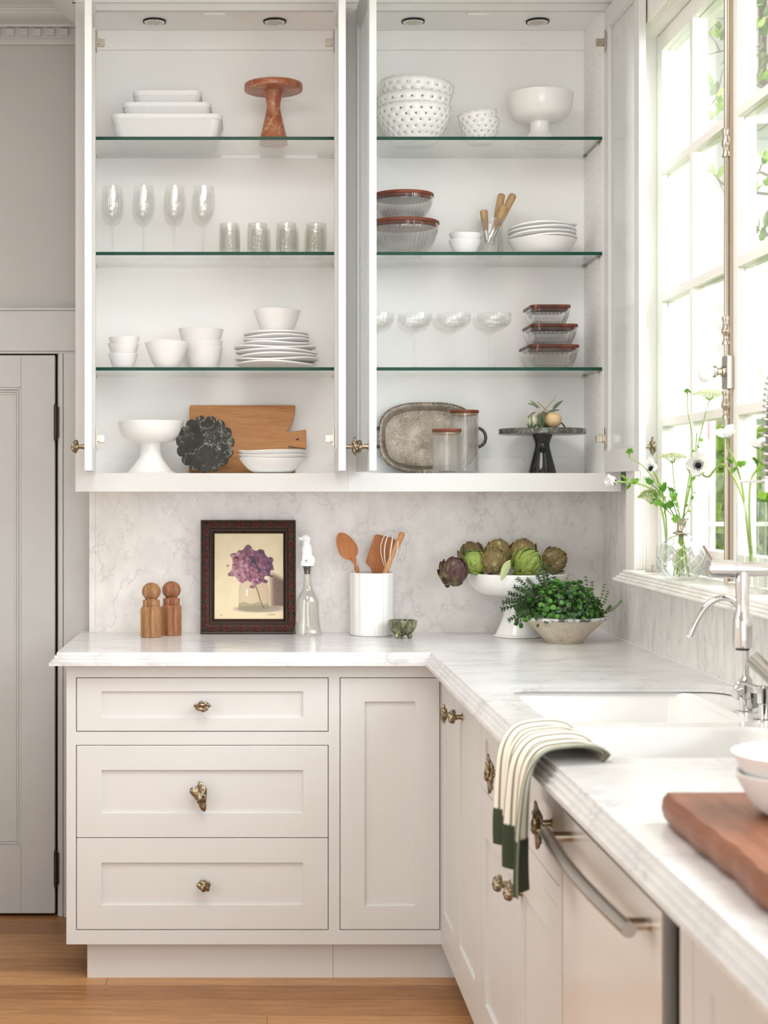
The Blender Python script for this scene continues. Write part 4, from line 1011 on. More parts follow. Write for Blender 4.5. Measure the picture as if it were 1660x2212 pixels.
rope = MB(); pts = se(1, -0.0135, 480, dx=0.003); acc = 0.0; last = None
for p in pts + [pts[0]]:
    v = Vector(p)
    if last is None or (v - last).length > 0.0062:
        rope.ball(v, 0.0034, 8, 6, (1, 1, 1)); last = v
rp = rope.build('rope_rim', SILVER, t, smooth=60); rp['kind'] = 'stuff'
DSIL = plain('dark_tarnished_silver', rgb(92, 82, 72), 0.38, 0.9, grain=0.4, gscale=300)
for sg in (1, -1):
    hp = [(sg * (TA - 0.002 + 0.026 * math.sin(PI * i / 14)), -0.012, TBH + 0.030 * math.cos(PI * i / 14)) for i in range(15)]
    MB().tube(hp, [0.0045 + 0.0008 * (i % 2) for i in range(15)], 10).ball(hp[0], 0.0062, 10, 8).ball(hp[-1], 0.0062, 10, 8).build('handle', DSIL, t, smooth=60)
def jar(label, px, d, r, h):
    t = thing('storage_jar', label, 'jar', (PX(px, d), d, Z4 + 0.0003), group='fluted storage jars')
    MB().lathe([(0, 0), (r * 0.94, 0), (r * 0.98, 0.003), (r * 0.98, h - 0.02), (r * 0.99, h - 0.018), (r * 0.99, h - 0.011), (r * 0.93, h - 0.011), (r * 0.92, 0.008), (0, 0.008)], 160, rmod=lambda a, rr, zz: rr * (1 + 0.012 * math.cos(40 * a) * (1 - smoothstep(h - 0.024, h - 0.019, zz)))).build('glass_body', GLASS_FL, t, smooth=60)
    MB().lathe([(0, h - 0.016), (r * 0.88, h - 0.016), (r * 0.90, h - 0.012), (r * 0.90, h - 0.0095), (0, h - 0.0095)], 48).build('lid_plug', OAKH, t, smooth=40)
    MB().lathe([(0, h - 0.009), (r * 1.0, h - 0.009), (r * 1.02, h - 0.007), (r * 1.02, h - 0.002), (r, h), (0, h)], 48).build('wooden_lid', ACACIA, t, smooth=40)
jar('short fluted glass jar with a wooden lid before the silver tray', 965.5, 4.775, 0.0435, 0.134)
jar('tall fluted glass jar with a wooden lid before the silver tray', 1004, 4.875, 0.0437, 0.196)
t = thing('cake_stand', 'black marble cake stand with citrus on top beside the silver tray', 'cake stand', (PX(1172, 4.87), 4.87, Z4 + 0.0002))
HS = PZ(923, 4.74) - Z4
MB().lathe([(0, HS - 0.0175), (0.131, HS - 0.0175), (0.1335, HS - 0.016), (0.1335, HS - 0.0015), (0.132, HS), (0, HS)], 64).build('plate', NEROD, t, smooth=40)
MB().lathe(prof_smooth([(0.043, 0.0), (0.041, 0.012), (0.031, 0.05), (0.0235, 0.082), (0.024, 0.098), (0.0335, HS - 0.0178)]), 40).build('pedestal', NEROP, t, smooth=50)
def fruit(label, px, d, r, mat, sc=(1, 1, 0.95), rot=(0, 0, 0), nip=0.08):
    m = MB().lathe(prof_smooth([(0, 0), (r * 0.55, r * 0.16), (r * 0.93, r * 0.6), (r, r), (r * 0.88, r * 1.48), (r * 0.5, r * 1.84), (r * 0.13, r * 1.95), (0, r * (1.96 + nip))]), 28)
    return single(m.xf(Matrix.Rotation(0, 4, 'X')), 'citrus_fruit', mat, label, 'citrus fruit', (PX(px, d), d, Z4 + HS + 0.0003), 'citrus on the black cake stand', rot)
STRIPE = None
m_, nt_, out_ = new_mat('striped_green_citrus')
w_ = N(nt_, 'ShaderNodeTexNoise', Scale=7.0, Detail=2.0); L(nt_, coords(nt_, (18, 18, 1.5)), w_.inputs['Vector'])
pbsdf(nt_, out_, ramp(nt_, w_.outputs['Fac'], [(0.42, rgb(112, 128, 84)), (0.52, rgb(226, 222, 200))]), 0.45, 0, 0.4); STRIPE = m_
TAN = plain('pale_lemon_skin', rgb(226, 196, 150), 0.5, spec=0.35, grain=0.12, gscale=60, bmp=0.1)
GRNC = plain('green_lemon_skin', rgb(128, 130, 92), 0.5, spec=0.35, grain=0.2, gscale=60)
f1 = fruit('small striped green and white citrus with leaves', 1150, 4.82, 0.0195, STRIPE)
f2 = fruit('round pale yellow citrus beside the striped one', 1196, 4.81, 0.0250, TAN)
f3 = fruit('dull green citrus behind the two pale ones', 1176, 4.875, 0.027, GRNC)
GREYLEAF = leaf_mat('grey_green_leaf', rgb(84, 100, 76), rgb(150, 160, 132), 0.5, 0.35, 0.1)
PALELEAF = leaf_mat('variegated_leaf', rgb(150, 156, 132), rgb(212, 208, 190), 0.5, 0.35, 0.1)
def leaf_mesh(name, mat, ln, wd, fold=0.25, curl=0.3, nv=7, tip=1.0):
    def fn(u, v):
        w = wd * math.sin(PI * min(1, v ** 0.8 * 0.98 + 0.02)) ** (0.8 * tip); x = (u - 0.5) * 2
        return (x * w / 2, v * ln, abs(x) * w / 2 * fold + curl * ln * (v * v) * -0.5 + 0.0)
    return MB().grid(fn, 4, nv).mesh(name, mat, 60, False)
LFc = leaf_mesh('citrus_leaf', GREYLEAF, 0.046, 0.020); LFp = leaf_mesh('citrus_leaf_pale', PALELEAF, 0.040, 0.022)
def at_local(o, px, py, d): 
    w = wloc(o); return (PX(px, d) - w.x, d - w.y, PZ(py, d) - w.z)
sp = thing('citrus_sprig', 'cut citrus twig with grey green leaves lying over the fruit', 'sprig', (PX(1172, 4.83), 4.83, Z4 + HS + 0.04))
MB().tube([at_local(sp, *p) for p in ((1164, 898, 4.84), (1178, 884, 4.83), (1197, 864, 4.82), (1201, 854, 4.82))], [0.0016, 0.0015, 0.0013, 0.0008], 6).build('twig', OAKH, sp)
MB().tube([at_local(sp, *p) for p in ((1161, 868, 4.84), (1172, 878, 4.84), (1186, 891, 4.83))], 0.0015, 6).build('twig', OAKH, sp)
for i, (px, py, d, rx, ry, rz, me) in enumerate(((1168, 882, 4.85, 0.5, -0.5, 1.6, LFc), (1160, 890, 4.83, -0.5, 0.2, 1.3, LFp), (1176, 892, 4.80, -0.9, 0.3, 2.0, LFc), (1168, 896, 4.79, -1.3, 0.2, 2.6, LFc), (1184, 892, 4.81, 0.35, 0.3, -1.2, LFc), (1196, 886, 4.82, 0.9, 0.2, -1.1, LFc), (1160, 882, 4.86, 0.9, 0.1, 0.7, LFp), (1205, 908, 4.88, -0.6, 0.2, -1.3, LFc))):
    place('leaf', me, sp, at_local(sp, px, py, d), (rx, ry, rz))
# ================================================================== on the counter
ZT = CT + 0.0003
MILLW = wood('walnut_mill', rgb(112, 72, 44), rgb(192, 144, 100), 'Z', 1.6, 0.45, (0.34, 0.66))
MILLW2 = wood('red_walnut_mill', rgb(104, 60, 38), rgb(188, 130, 94), 'Z', 1.6, 0.45, (0.34, 0.66))
def mill(label, px, d, mat, rot, sides):
    t = thing('pepper_mill', label, 'pepper mill', (PX(px, d), d, ZT), (0, 0, rot), group='wooden mills')
    MB().lathe([(0, 0), (0.0325, 0), (0.0335, 0.001), (0.0335, 0.088), (0.0265, 0.0965), (0, 0.0965)], sides).build('body', mat, t, smooth=12, bevel=0.0012)
    MB().lathe([(0, 0.0965), (0.0255, 0.0965), (0.0262, 0.098), (0.0262, 0.113), (0.0255, 0.1145), (0.019, 0.115), (0.018, 0.118), (0, 0.118)], 32).build('collar', mat, t, smooth=30)
    MB().ball((0, 0, 0.1405), 0.0292, 28, 18, (1, 1, 0.95)).build('ball_top', mat, t, smooth=80)
mill('pale wooden pepper mill with ball top standing before its twin', 327, 4.865, MILLW, 0.2, 8)
mill('redder wooden mill with ball top beside the picture frame', 370.5, 4.935, MILLW2, 0.5, 8)
# ---- framed painting
FRD = 4.972
frm = thing('framed_painting', 'small oil painting of purple hydrangeas in a carved dark red frame', 'painting', (PX(536.5, FRD), FRD, ZT), (-0.07, 0, 0))
FRW = plain('dark_carved_wood', rgb(58, 40, 30), 0.42, spec=0.4, grain=0.35, gscale=120, bmp=0.2)
FRR = plain('red_gilding', rgb(108, 42, 33), 0.42, spec=0.4, grain=0.3, gscale=160)
def fp(px, py): return (PX(px, FRD) - PX(536.5, FRD), (1369.5 - py) * FRD / F_PX)
ox0, oz1 = fp(433.5, 1124); ox1, oz0 = fp(639.5, 1369.5); ix0, iz1 = fp(463.5, 1153); ix1, iz0 = fp(612.5, 1337.5)
prof_f = [(0.0, 0.014), (0.0, -0.010), (0.06, -0.0135), (0.13, -0.012), (0.18, -0.0085), (0.5, -0.0125), (0.66, -0.0075), (0.70, -0.0105), (0.76, -0.0105), (0.80, -0.006), (0.92, -0.001), (0.96, -0.004), (1.0, -0.003), (1.0, 0.006)]
loops = []
for s, y in prof_f:
    x0, x1, z0, z1 = ox0 + (ix0 - ox0) * s, ox1 + (ix1 - ox1) * s, oz0 + (iz0 - oz0) * s, oz1 + (iz1 - oz1) * s
    loops.append([(x0, y, z0), (x1, y, z0), (x1, y, z1), (x0, y, z1)])
fr = loft(MB(), loops, False, False).build('frame', FRW, frm, smooth=20)
orn = MB(); orn.ball((0, -0.003, 0), 0.0046, 10, 8, (1, 0.9, 1), 0)
for sx in (-1, 1):
    for sz in (-1, 1):
        for q, (l, a) in enumerate(((0.0115, 0.30), (0.0085, 0.95)) if sx == sz else ((0.0095, 0.42), (0.0075, 1.05))):
            ca, sa = math.cos(a) * sx, math.sin(a) * sz
            orn.ball((ca * l, -0.0012, sa * l * 0.9), 0.0052, 8, 6, (0.95 if q == 0 else 0.6, 0.45, 0.42 if q == 0 else 0.7), 1)
rb = [Vector((-0.016 + 0.008 * t_ / 8 - 0.008, -0.0015, -0.008 + 0.016 * t_ / 8)) for t_ in range(9)]
orn.tube(rb, [0.001, 0.0016, 0.002, 0.0022, 0.0022, 0.0022, 0.002, 0.0016, 0.001], 6, True, 0)
ORN = orn.mesh('carved_leaf', [FRW, FRR], 50)
mid = 0.32
mx0, mx1, mz0, mz1 = ox0 + (ix0 - ox0) * mid * 1.15, ox1 + (ix1 - ox1) * mid * 1.15, oz0 + (iz0 - oz0) * mid * 1.15, oz1 + (iz1 - oz1) * mid * 1.15
for i in range(6):
    x = mx0 + (mx1 - mx0) * (i + 0.5) / 6
    for z in (mz0, mz1): place('carved_leaf', ORN, fr, (x, -0.0105, z))
for i in range(8):
    z = mz0 + (mz1 - mz0) * (i + 0.5) / 8
    for x in (mx0, mx1): place('carved_leaf', ORN, fr, (x, -0.0105, z), (0, PI / 2, 0))
random.seed(12)
pet = []
for i in range(230):
    a = random.random() * 2 * PI; r = math.sqrt(random.random()) * 1.06
    x, y = 541 + 49 * r * math.cos(a), 1223 + 40 * r * math.sin(a)
    lit = 0.75 - (x - 541) / 90 + (y - 1225) / 260 + random.uniform(-0.35, 0.35)
    if random.random() < 0.10: c = (92, 70, 104)
    elif random.random() < 0.06: c = (136, 70, 58)
    elif lit > 1.02: c = (214, 172, 182)
    elif lit > 0.72: c = (182, 130, 144)
    elif lit > 0.42: c = (148, 104, 126)
    else: c = (112, 84, 112)
    pet.append((x, y, c, random.uniform(0.6, 1.7)))
def paint(px, py):
    n = noise.noise(Vector((px * 0.05, py * 0.05, 3))); n2 = noise.noise(Vector((px * 0.25, py * 0.25, 9)))
    c = [226 + 5 * n, 211 + 6 * n, 178 + 8 * n]
    def mixc(c, d, t): return [a + (b - a) * t for a, b in zip(c, d)]
    fade = smoothstep(1290, 1318, py); c = mixc(c, (226, 206, 172), fade * 0.6)
    # cast shadow behind the jar
    top = 1237 + (px - 588) * 0.55; sh = smoothstep(576, 596, px) * smoothstep(top - 6, top + 10, py) * (1 - smoothstep(1306, 1316, py))
    c = mixc(c, (112 + 14 * n2, 90 + 12 * n2, 82 + 8 * n2), sh * 0.95)
    e = ((px - 560) / 62) ** 2 + ((py - 1316) / 9) ** 2
    c = mixc(c, (142, 128, 120), (1 - smoothstep(0.3, 1.1, e)) * 0.8)
    # jar
    jl, jr = 516 + 3 * smoothstep(1275, 1258, py), 581 - 3 * smoothstep(1275, 1258, py)
    bot = 1321 - 5 * ((px - 548) / 33) ** 2
    if jl < px < jr and 1256 < py < bot:
        u = (px - jl) / (jr - jl)
        g = mixc((214, 194, 164), (184, 156, 130), u); g = mixc(g, (150, 136, 112), 0.35 * abs(2 * u - 1) ** 3)
        if py > 1303 + 1.5 * math.sin(px * 0.2): g = mixc(g, (124, 122, 94), 0.75 + 0.15 * n2)
        g = mixc(g, (238, 236, 226), (1 - smoothstep(1, 2.4, abs(px - 533.5))) * (1 - smoothstep(6, 9, abs(py - 1281))))
        sx = 549 + (py - 1260) * 0.40 + 1.2 * math.sin(py * 0.1); g = mixc(g, (74, 92, 52), 1 - smoothstep(1.0, 2.0, abs(px - sx))) if py > 1260 and py < 1314 else g
        c = mixc(c, g, 0.72)
    # petals
    f_ = ((px - 541) / 50) ** 2 + ((py - 1223) / 41) ** 2 + 0.55 * noise.noise(Vector((px * 0.085, py * 0.085, 1.5)))
    if f_ < 1.0:
        wx = px + 3.2 * noise.noise(Vector((px * 0.16, py * 0.16, 5.0))); wy = py + 3.2 * noise.noise(Vector((px * 0.16, py * 0.16, 11.0)))
        best = min(pet, key=lambda p: ((p[0] - wx) ** 2 + (p[1] - wy) ** 2) * p[3])
        dd = math.hypot(best[0] - px, best[1] - py)
        k = 1.08 - 0.03 * dd + 0.08 * n2
        c = mixc(c, [min(255, v * k * g_) for v, g_ in zip(best[2], (0.84, 0.80, 0.82))], smoothstep(1.0, 0.94, f_))
    if 1326.4 < py < 1330 and 576 < px < 595:                  # painter's small signature
        if (math.sin(px * 2.7) > 0.1) and not (578.5 < px < 580.5): c = mixc(c, (120, 104, 84), 0.75)
    if abs(py - 1329 + (px - 479) * 0.4) < 0.8 and 476 < px < 481: c = mixc(c, (120, 100, 80), 0.6)
    return (lin(c[0]), lin(c[1]), lin(c[2]), 1)
pm = MB(); NU, NVv = 150, 186
pm.grid(lambda u, v: (ix0 + (ix1 - ix0) * u, 0.0, iz0 + (iz1 - iz0) * v), NU, NVv)
pm.c = [paint(463.5 + 149 * (i / NU), 1337.5 - 184.5 * (j / NVv)) for j in range(NVv + 1) for i in range(NU + 1)]
pm.build('canvas', vcol_mat('oil_paint', rough=0.5, spec=0.3, bmp=0.12), frm, smooth=0, fixn=False)
MB().box(ox0 + 0.004, ox1 - 0.004, 0.006, 0.0135, oz0 + 0.004, oz1 - 0.004).build('backing', FRW, frm, smooth=0)
# ---- bottle with a china dog stopper
bt = thing('glass_bottle', 'clear glass bottle with flared base beside the framed painting', 'bottle', (PX(665, 4.91), 4.91, ZT))
bo = prof_smooth([(0.040, 0), (0.044, 0.003), (0.0438, 0.009), (0.0405, 0.025), (0.0365, 0.06), (0.0350, 0.09), (0.0325, 0.114), (0.0240, 0.131), (0.0165, 0.144), (0.0130, 0.160), (0.0126, 0.205), (0.0140, 0.211), (0.0165, 0.2135), (0.0165, 0.217)], 3)
bi = [(r - 0.0024, z) for r, z in reversed(bo) if z > 0.012] + [(0, 0.011)]
GLASSB = thin_glass('bottle_glass', (0.968, 0.965, 0.95, 1), 1.5, boost=1.2)
MB().lathe([(0, 0)] + bo + bi, 64, rmod=lambda a, r, z: r * (1 + 0.012 * math.cos(8 * a) * (1 - smoothstep(0.12, 0.15, z)))).build('bottle_body', GLASSB, bt, smooth=60)
st = thing('bottle_stopper', 'white china dog stopper sitting in the bottle mouth', 'stopper', (PX(664, 4.91), 4.91, ZT + 0.2175))
dg = MB()
dg.lathe([(0, 0), (0.0215, 0), (0.0225, 0.002), (0.0215, 0.008), (0.018, 0.010), (0, 0.010)], 20)
for c, r, sc in (((0.0125, 0.004, 0.019), 0.013, (0.95, 0.95, 1.2)), ((0.0125, -0.006, 0.018), 0.013, (0.95, 0.8, 1.2)), ((0.001, 0, 0.045), 0.0155, (1, 0.95, 2.0)), ((-0.006, 0, 0.046), 0.012, (1, 1.05, 2.0)), ((-0.003, 0, 0.070), 0.0115, (1, 1, 1.3)), ((-0.004, 0, 0.087), 0.0138, (1.05, 0.95, 0.9)), ((-0.0165, 0, 0.0845), 0.0075, (1.25, 0.9, 0.85)), ((-0.0245, 0, 0.0865), 0.0036, (1, 1, 1)), ((0.0045, -0.0105, 0.0825), 0.007, (0.8, 0.55, 1.5)), ((0.0045, 0.0105, 0.0825), 0.007, (0.8, 0.55, 1.5)), ((-0.013, -0.007, 0.011), 0.006, (1.3, 0.9, 0.8)), ((-0.013, 0.007, 0.011), 0.006, (1.3, 0.9, 0.8)), ((0.004, -0.011, 0.011), 0.0055, (1.5, 0.9, 0.8)), ((0.021, 0.0, 0.013), 0.005, (1.2, 1.5, 0.8))):
    dg.ball(c, r, 14, 10, sc)
for sy in (-1, 1): dg.tube([(-0.0125, sy * 0.0065, 0.010), (-0.0115, sy * 0.0065, 0.028), (-0.007, sy * 0.006, 0.045)], [0.0055, 0.0052, 0.007], 10)
CHINA = plain('bisque_china', rgb(244, 244, 244), 0.4, spec=0.4, bmp=0.35, gscale=260)
dob = dg.build('dog_figure', CHINA, st, smooth=180); rm = dob.modifiers.new('fuse', 'REMESH'); rm.mode = 'VOXEL'; rm.voxel_size = 0.0012; rm.use_smooth_shade = True
MB().lathe([(0.0085, -0.026), (0.0112, -0.004), (0.0118, 0.0), (0, 0.0)], 20).build('cork', plain('grey_cork', rgb(74, 66, 58), 0.8, grain=0.3, gscale=300), st)
# ---- fluted crock with utensils
CKX, CKD = PX(803.5, 4.935), 4.935
def lob(a, r, z): return r * (0.965 + 0.035 * abs(math.cos(7.5 * a)) ** 0.55) if z > 0.003 else r * 0.98
single(MB().lathe([(0, 0), (0.066, 0), (0.0695, 0.003), (0.0705, 0.193), (0.069, 0.196), (0.064, 0.196), (0.0635, 0.012), (0, 0.010)], 240, rmod=lambda a, r, z: lob(a, r, z) if r > 0.0655 else r), 'utensil_crock', CERAMIC, 'tall white fluted crock full of wooden utensils', 'crock', (CKX, CKD, ZT), smooth=40)
CHERRY = wood('cherry_utensil', rgb(150, 86, 46), rgb(204, 138, 86), 'Z', 2.0, 0.5, (0.2, 0.8))
PALEW = wood('pale_utensil_wood', rgb(186, 128, 82), rgb(222, 172, 126), 'Z', 2.0, 0.5, (0.2, 0.8))
def cp(px, py): return Vector((PX(px, CKD) - CKX, 0, PZ(py, CKD) - ZT))
def obj_at_crock(name, label, cat): return thing(name, label, cat, (CKX, CKD, ZT), group='utensils in the fluted crock')
# big spoon
t = obj_at_crock('wooden_spoon', 'big cherry wood spoon leaning out of the white crock beside the bottle', 'spoon')
c0, ax = cp(750, 1182), (cp(733, 1155) - cp(771, 1225)).normalized(); nx_ = Vector((ax.z, 0, -ax.x))
def spoonfn(u, v):
    a = 2 * PI * u; r = v
    s = 0.046 * (1 + 0.10 * math.cos(a)); w = 0.0300 * (1 - 0.13 * math.cos(a))
    p = c0 + ax * (s * r * math.cos(a)) + nx_ * (w * r * math.sin(a))
    return (p.x, 0.004 + 0.006 * (1 - r * r) - 0.002, p.z)
m = MB().grid(lambda u, v: spoonfn(u, v), 36, 6, 0, True)
m.grid(lambda u, v: (spoonfn(u, v)[0], spoonfn(u, v)[1] + 0.006 * (1 - 0.45 * v), spoonfn(u, v)[2]), 36, 6, 0, True)
m.grid(lambda u, v: (spoonfn(u, 1)[0] * 1, spoonfn(u, 1)[1] + 0.0033 * v, spoonfn(u, 1)[2]), 36, 1, 0, True)
m.build('spoon_bowl', CHERRY, t, smooth=60)
hs = [cp(762, 1204), cp(768, 1219), cp(772, 1232), cp(783, 1262), cp(812, 1330), cp(826, 1364)]
for i, q in enumerate(hs): q.y = (0.004, 0.002, 0.0, -0.004, -0.006, -0.006)[i]
MB().tube(catmull(hs, 3), [0.0085 - 0.003 * smoothstep(0, 3, i) + 0.0018 * math.sin(i * 1.5) for i in range(len(catmull(hs, 3)))], 12).build('handle', CHERRY, t, smooth=60)
# turner
t = obj_at_crock('wooden_turner', 'flat cherry wood turner standing behind the white whisk', 'spatula')
pl = [cp(*p) for p in ((791.5, 1216), (811, 1157), (816, 1154.5), (850, 1162), (857, 1168), (838, 1228), (830, 1240), (806, 1240), (803, 1228), (797, 1222))]
MB().prism([(p.x, p.z) for p in pl], 0.022, 0.028, 'Y').build('blade', CHERRY, t, smooth=25, bevel=0.0015)
hs = [cp(817, 1236), cp(812, 1300), cp(805, 1364)]
for q in hs: q.y = 0.025
MB().tube(hs, 0.0075, 10).build('handle', CHERRY, t)
# whisk
t = obj_at_crock('wire_whisk', 'white wire whisk standing in the crock before the turner', 'whisk')
WHW = plain('white_silicone', rgb(244, 243, 240), 0.4)
b0, b1 = cp(836, 1236), cp(850, 1146); axw = (b1 - b0); sidew = Vector((axw.z, 0, -axw.x)).normalized()
for i in range(5):
    ang = PI * i / 5 + 0.25; sd = sidew * math.cos(ang) + Vector((0, 1, 0)) * math.sin(ang); pts = []
    for k in range(25):
        tt = k / 24 * 2; s = tt if tt <= 1 else 2 - tt; sg = 1 if tt <= 1 else -1
        wdt = 0.0335 * (math.sin(PI * 0.5 * min(1, s / 0.62)) if s < 0.62 else math.sqrt(max(0, 1 - ((s - 0.62) / 0.38) ** 2)))
        pts.append(b0 + axw * s + sd * (sg * wdt) + Vector((0, -0.012, 0)))
    MB().tube(pts, 0.00135, 6).build('wire_loop', WHW, t, smooth=60)
hw = [b0 + Vector((0, -0.012, 0.004)), b0 + Vector((-0.004, -0.010, -0.05)), b0 + Vector((-0.008, -0.008, -0.155))]
MB().tube(hw, [0.006, 0.008, 0.008], 10).build('handle', CHERRY, t)
# pale spoon, handle up
t = obj_at_crock('wooden_spoon', 'pale wooden spoon standing handle up in front of the whisk', 'spoon')
hs = [cp(869, 1149), cp(867, 1153), cp(858, 1172), cp(850, 1190), cp(845.5, 1200), cp(841, 1210), cp(828, 1242), cp(800, 1320), cp(786, 1362)]
for q in hs: q.y = -0.030
rr_ = [0.004, 0.0095, 0.0098, 0.0080, 0.0082, 0.0078, 0.0082, 0.008, 0.008]
MB().tube(hs, rr_, 14).build('handle', PALEW, t, smooth=60)
r0 = cp(847, 1197); r1 = cp(845, 1201.5); r0.y = r1.y = -0.030
MB().tube([r0, r1], 0.0092, 14).build('turned_ring', PALEW, t, smooth=40)
# ---- small green marble bowl on ball feet
GRM = marble('green_marble', rgb(52, 56, 42), rgb(120, 122, 84), rgb(214, 210, 170), 34.0, (1, 1, 0.5), (0.5, 0.3, 0), 0.18, 0.05, 0.75)
t = thing('footed_dish', 'little green marble dish on ball feet before the white crock', 'dish', (PX(870, 4.83), 4.83, ZT))
MB().lathe(prof_smooth([(0, 0.010), (0.020, 0.010), (0.034, 0.019), (0.0425, 0.038), (0.0445, 0.052), (0.0445, 0.055)], 3) + prof_smooth([(0.0395, 0.055), (0.037, 0.042), (0.026, 0.024), (0, 0.019)], 3), 44).build('dish', GRM, t, smooth=50)
for a in (-PI / 2 + 0.75, -PI / 2 - 0.75, PI / 2): MB().ball((0.029 * math.cos(a), 0.029 * math.sin(a), 0.0085), 0.0085, 14, 10).build('ball_foot', GRM, t, smooth=80)
# ---- footed bowl of artichokes
CPX, CPD = PX(1118, 4.883), 4.883
compote('large white footed bowl heaped with artichokes on the counter', (CPX, CPD, ZT), 0.153, 0.196, 0.072, 0.038, 0.070)
def art_mat(name, base, mid_, tip):
    m, nt, out = new_mat(name)
    tc = N(nt, 'ShaderNodeTexCoord'); sp_ = N(nt, 'ShaderNodeSeparateXYZ'); L(nt, tc.outputs['Object'], sp_.inputs[0])
    oi = N(nt, 'ShaderNodeObjectInfo')
    mu = N(nt, 'ShaderNodeMath', operation='MULTIPLY_ADD'); mu.inputs[1].default_value = 28.0; L(nt, sp_.outputs['Y'], mu.inputs[0])
    rn = N(nt, 'ShaderNodeMath', operation='MULTIPLY_ADD'); rn.inputs[1].default_value = 0.35; rn.inputs[2].default_value = -0.17; L(nt, oi.outputs['Random'], rn.inputs[0]); L(nt, rn.outputs[0], mu.inputs[2])
    nz = N(nt, 'ShaderNodeTexNoise', Scale=160.0, Detail=3.0); L(nt, coords(nt, (1, 0.15, 1)), nz.inputs['Vector'])
    ad = N(nt, 'ShaderNodeMath', operation='MULTIPLY_ADD'); ad.inputs[1].default_value = 0.5; L(nt, nz.outputs['Fac'], ad.inputs[0]); L(nt, mu.outputs[0], ad.inputs[2])
    c = ramp(nt, ad.outputs[0], [(0.15, base), (0.62, mid_), (1.0, tip)])
    pbsdf(nt, out, c, 0.5, 0, 0.35)
    return m
A_BROWN = art_mat('artichoke_brown', rgb(100, 68, 64), rgb(166, 162, 116), rgb(122, 104, 66))
A_PURP = art_mat('artichoke_purple', rgb(62, 36, 58), rgb(122, 116, 72), rgb(86, 60, 60))
A_GREEN = art_mat('artichoke_green', rgb(104, 122, 54), rgb(168, 190, 92), rgb(140, 158, 78))
A_PALE = art_mat('artichoke_pale', rgb(124, 132, 76), rgb(200, 208, 144), rgb(150, 128, 84))
def bract_mesh(name, mat, R, ln, wd):
    b = ln / R
    def fn(u, v, o):
        w = wd * (math.sin(PI * (0.18 + 0.80 * v)) ** 0.75 if v < 1 else 0.0) + 0.0006; x = (u - 0.5) * w
        lift = 0.0075 * v * v + 0.0026 * (1 - (2 * u - 1) ** 2) - o
        th = b * v; ro = R + lift - 0.35 * x * x / R * 2.2
        return (x, ro * math.sin(th), ro * math.cos(th) - R)
    m = MB().grid(lambda u, v: fn(u, v, 0), 4, 6); m.grid(lambda u, v: fn(u, v, 0.0022), 4, 6)
    return m.mesh(name, mat, 60, False)
ART_ME = {}
def artichoke(label, px, py, d, r, mat, axis, seed, rows=6, open_=0.0, elong=1.12, stem=0.02):
    rnd = random.Random(seed)
    loc = Vector((PX(px, d), d, PZ(py, d)))
    t = thing('artichoke', label, 'artichoke', loc, group='artichokes heaped in the footed bowl')
    t.rotation_euler = Vector(axis).to_track_quat('Z', 'Y').to_euler()
    key = mat.name
    if key not in ART_ME: ART_ME[key] = (bract_mesh('bract_' + key, mat, 0.04, 0.044, 0.031), MB().ball((0, 0, 0), 1, 16, 10).mesh('heart_' + key, mat, 80))
    place('heart', ART_ME[key][1], t, (0, 0, 0), (0, 0, 0), (r * 0.9, r * 0.9, r * 0.95 * elong))
    MB().tube([(0, 0, -r * 0.9 * elong), (0, 0, -r * elong - stem)], [r * 0.22, r * 0.19], 12).build('stem', mat, t)
    k0 = r / 0.04
    for i in range(rows):
        ph = math.radians(28 + (132 - 28) * i / (rows - 1)); n = max(4, int(round(7.4 * math.sin(ph) + 1.2)))
        for j in range(n):
            th = 2 * PI * (j + 0.5 * (i % 2)) / n + rnd.uniform(-0.08, 0.08)
            nrm = Vector((math.sin(ph) * math.cos(th), math.sin(ph) * math.sin(th), -math.cos(ph)))
            tan = Vector((math.cos(ph) * math.cos(th), math.cos(ph) * math.sin(th), math.sin(ph)))
            pos = Vector((nrm.x, nrm.y, nrm.z * elong)) * r * 0.97
            tl = open_ + rnd.uniform(-0.04, 0.12) + 0.03
            tan2 = (tan * math.cos(tl) + nrm * math.sin(tl)).normalized(); n2 = (nrm * math.cos(tl) - tan * math.sin(tl)).normalized(); x2 = tan2.cross(n2)
            M = Matrix((x2, tan2, n2)).transposed()
            s = k0 * (1.05 - 0.22 * abs(i / (rows - 1) - 0.35)) * rnd.uniform(0.93, 1.07)
            o = place('bract', ART_ME[key][0], t, pos, M.to_euler(), (s, s, s))
    return t
artichoke('deep purple artichoke hanging over the bowl rim', 979, 1237, 4.80, 0.039, A_PURP, (0.25, -0.55, 0.75), 1, stem=0.012)
artichoke('brown artichoke at the back next to the purple one', 1020, 1203, 4.93, 0.038, A_BROWN, (-0.3, -0.2, 0.9), 2)
artichoke('small green artichoke with purple base beside the purple one', 1026, 1216, 4.83, 0.0335, A_GREEN, (-0.5, -0.65, 0.6), 3)
artichoke('brown artichoke with purple base at the front of the heap', 1066, 1213, 4.81, 0.036, A_BROWN, (0.1, -0.5, 0.85), 4)
artichoke('large pale green artichoke at the back of the heap', 1076, 1197, 4.93, 0.038, A_PALE, (0.1, -0.3, 0.95), 5)
artichoke('pale green artichoke with brown edges behind the bright green one', 1130, 1196, 4.92, 0.038, A_PALE, (0.05, -0.25, 0.95), 6)
artichoke('bright green artichoke with loose pointed leaves above the herbs', 1137, 1219, 4.83, 0.038, A_GREEN, (0.55, -0.45, 0.6), 7, open_=0.18)
artichoke('brown purple artichoke at the bowl edge above the herbs', 1195, 1211, 4.88, 0.036, A_BROWN, (0.8, -0.35, 0.45), 8)
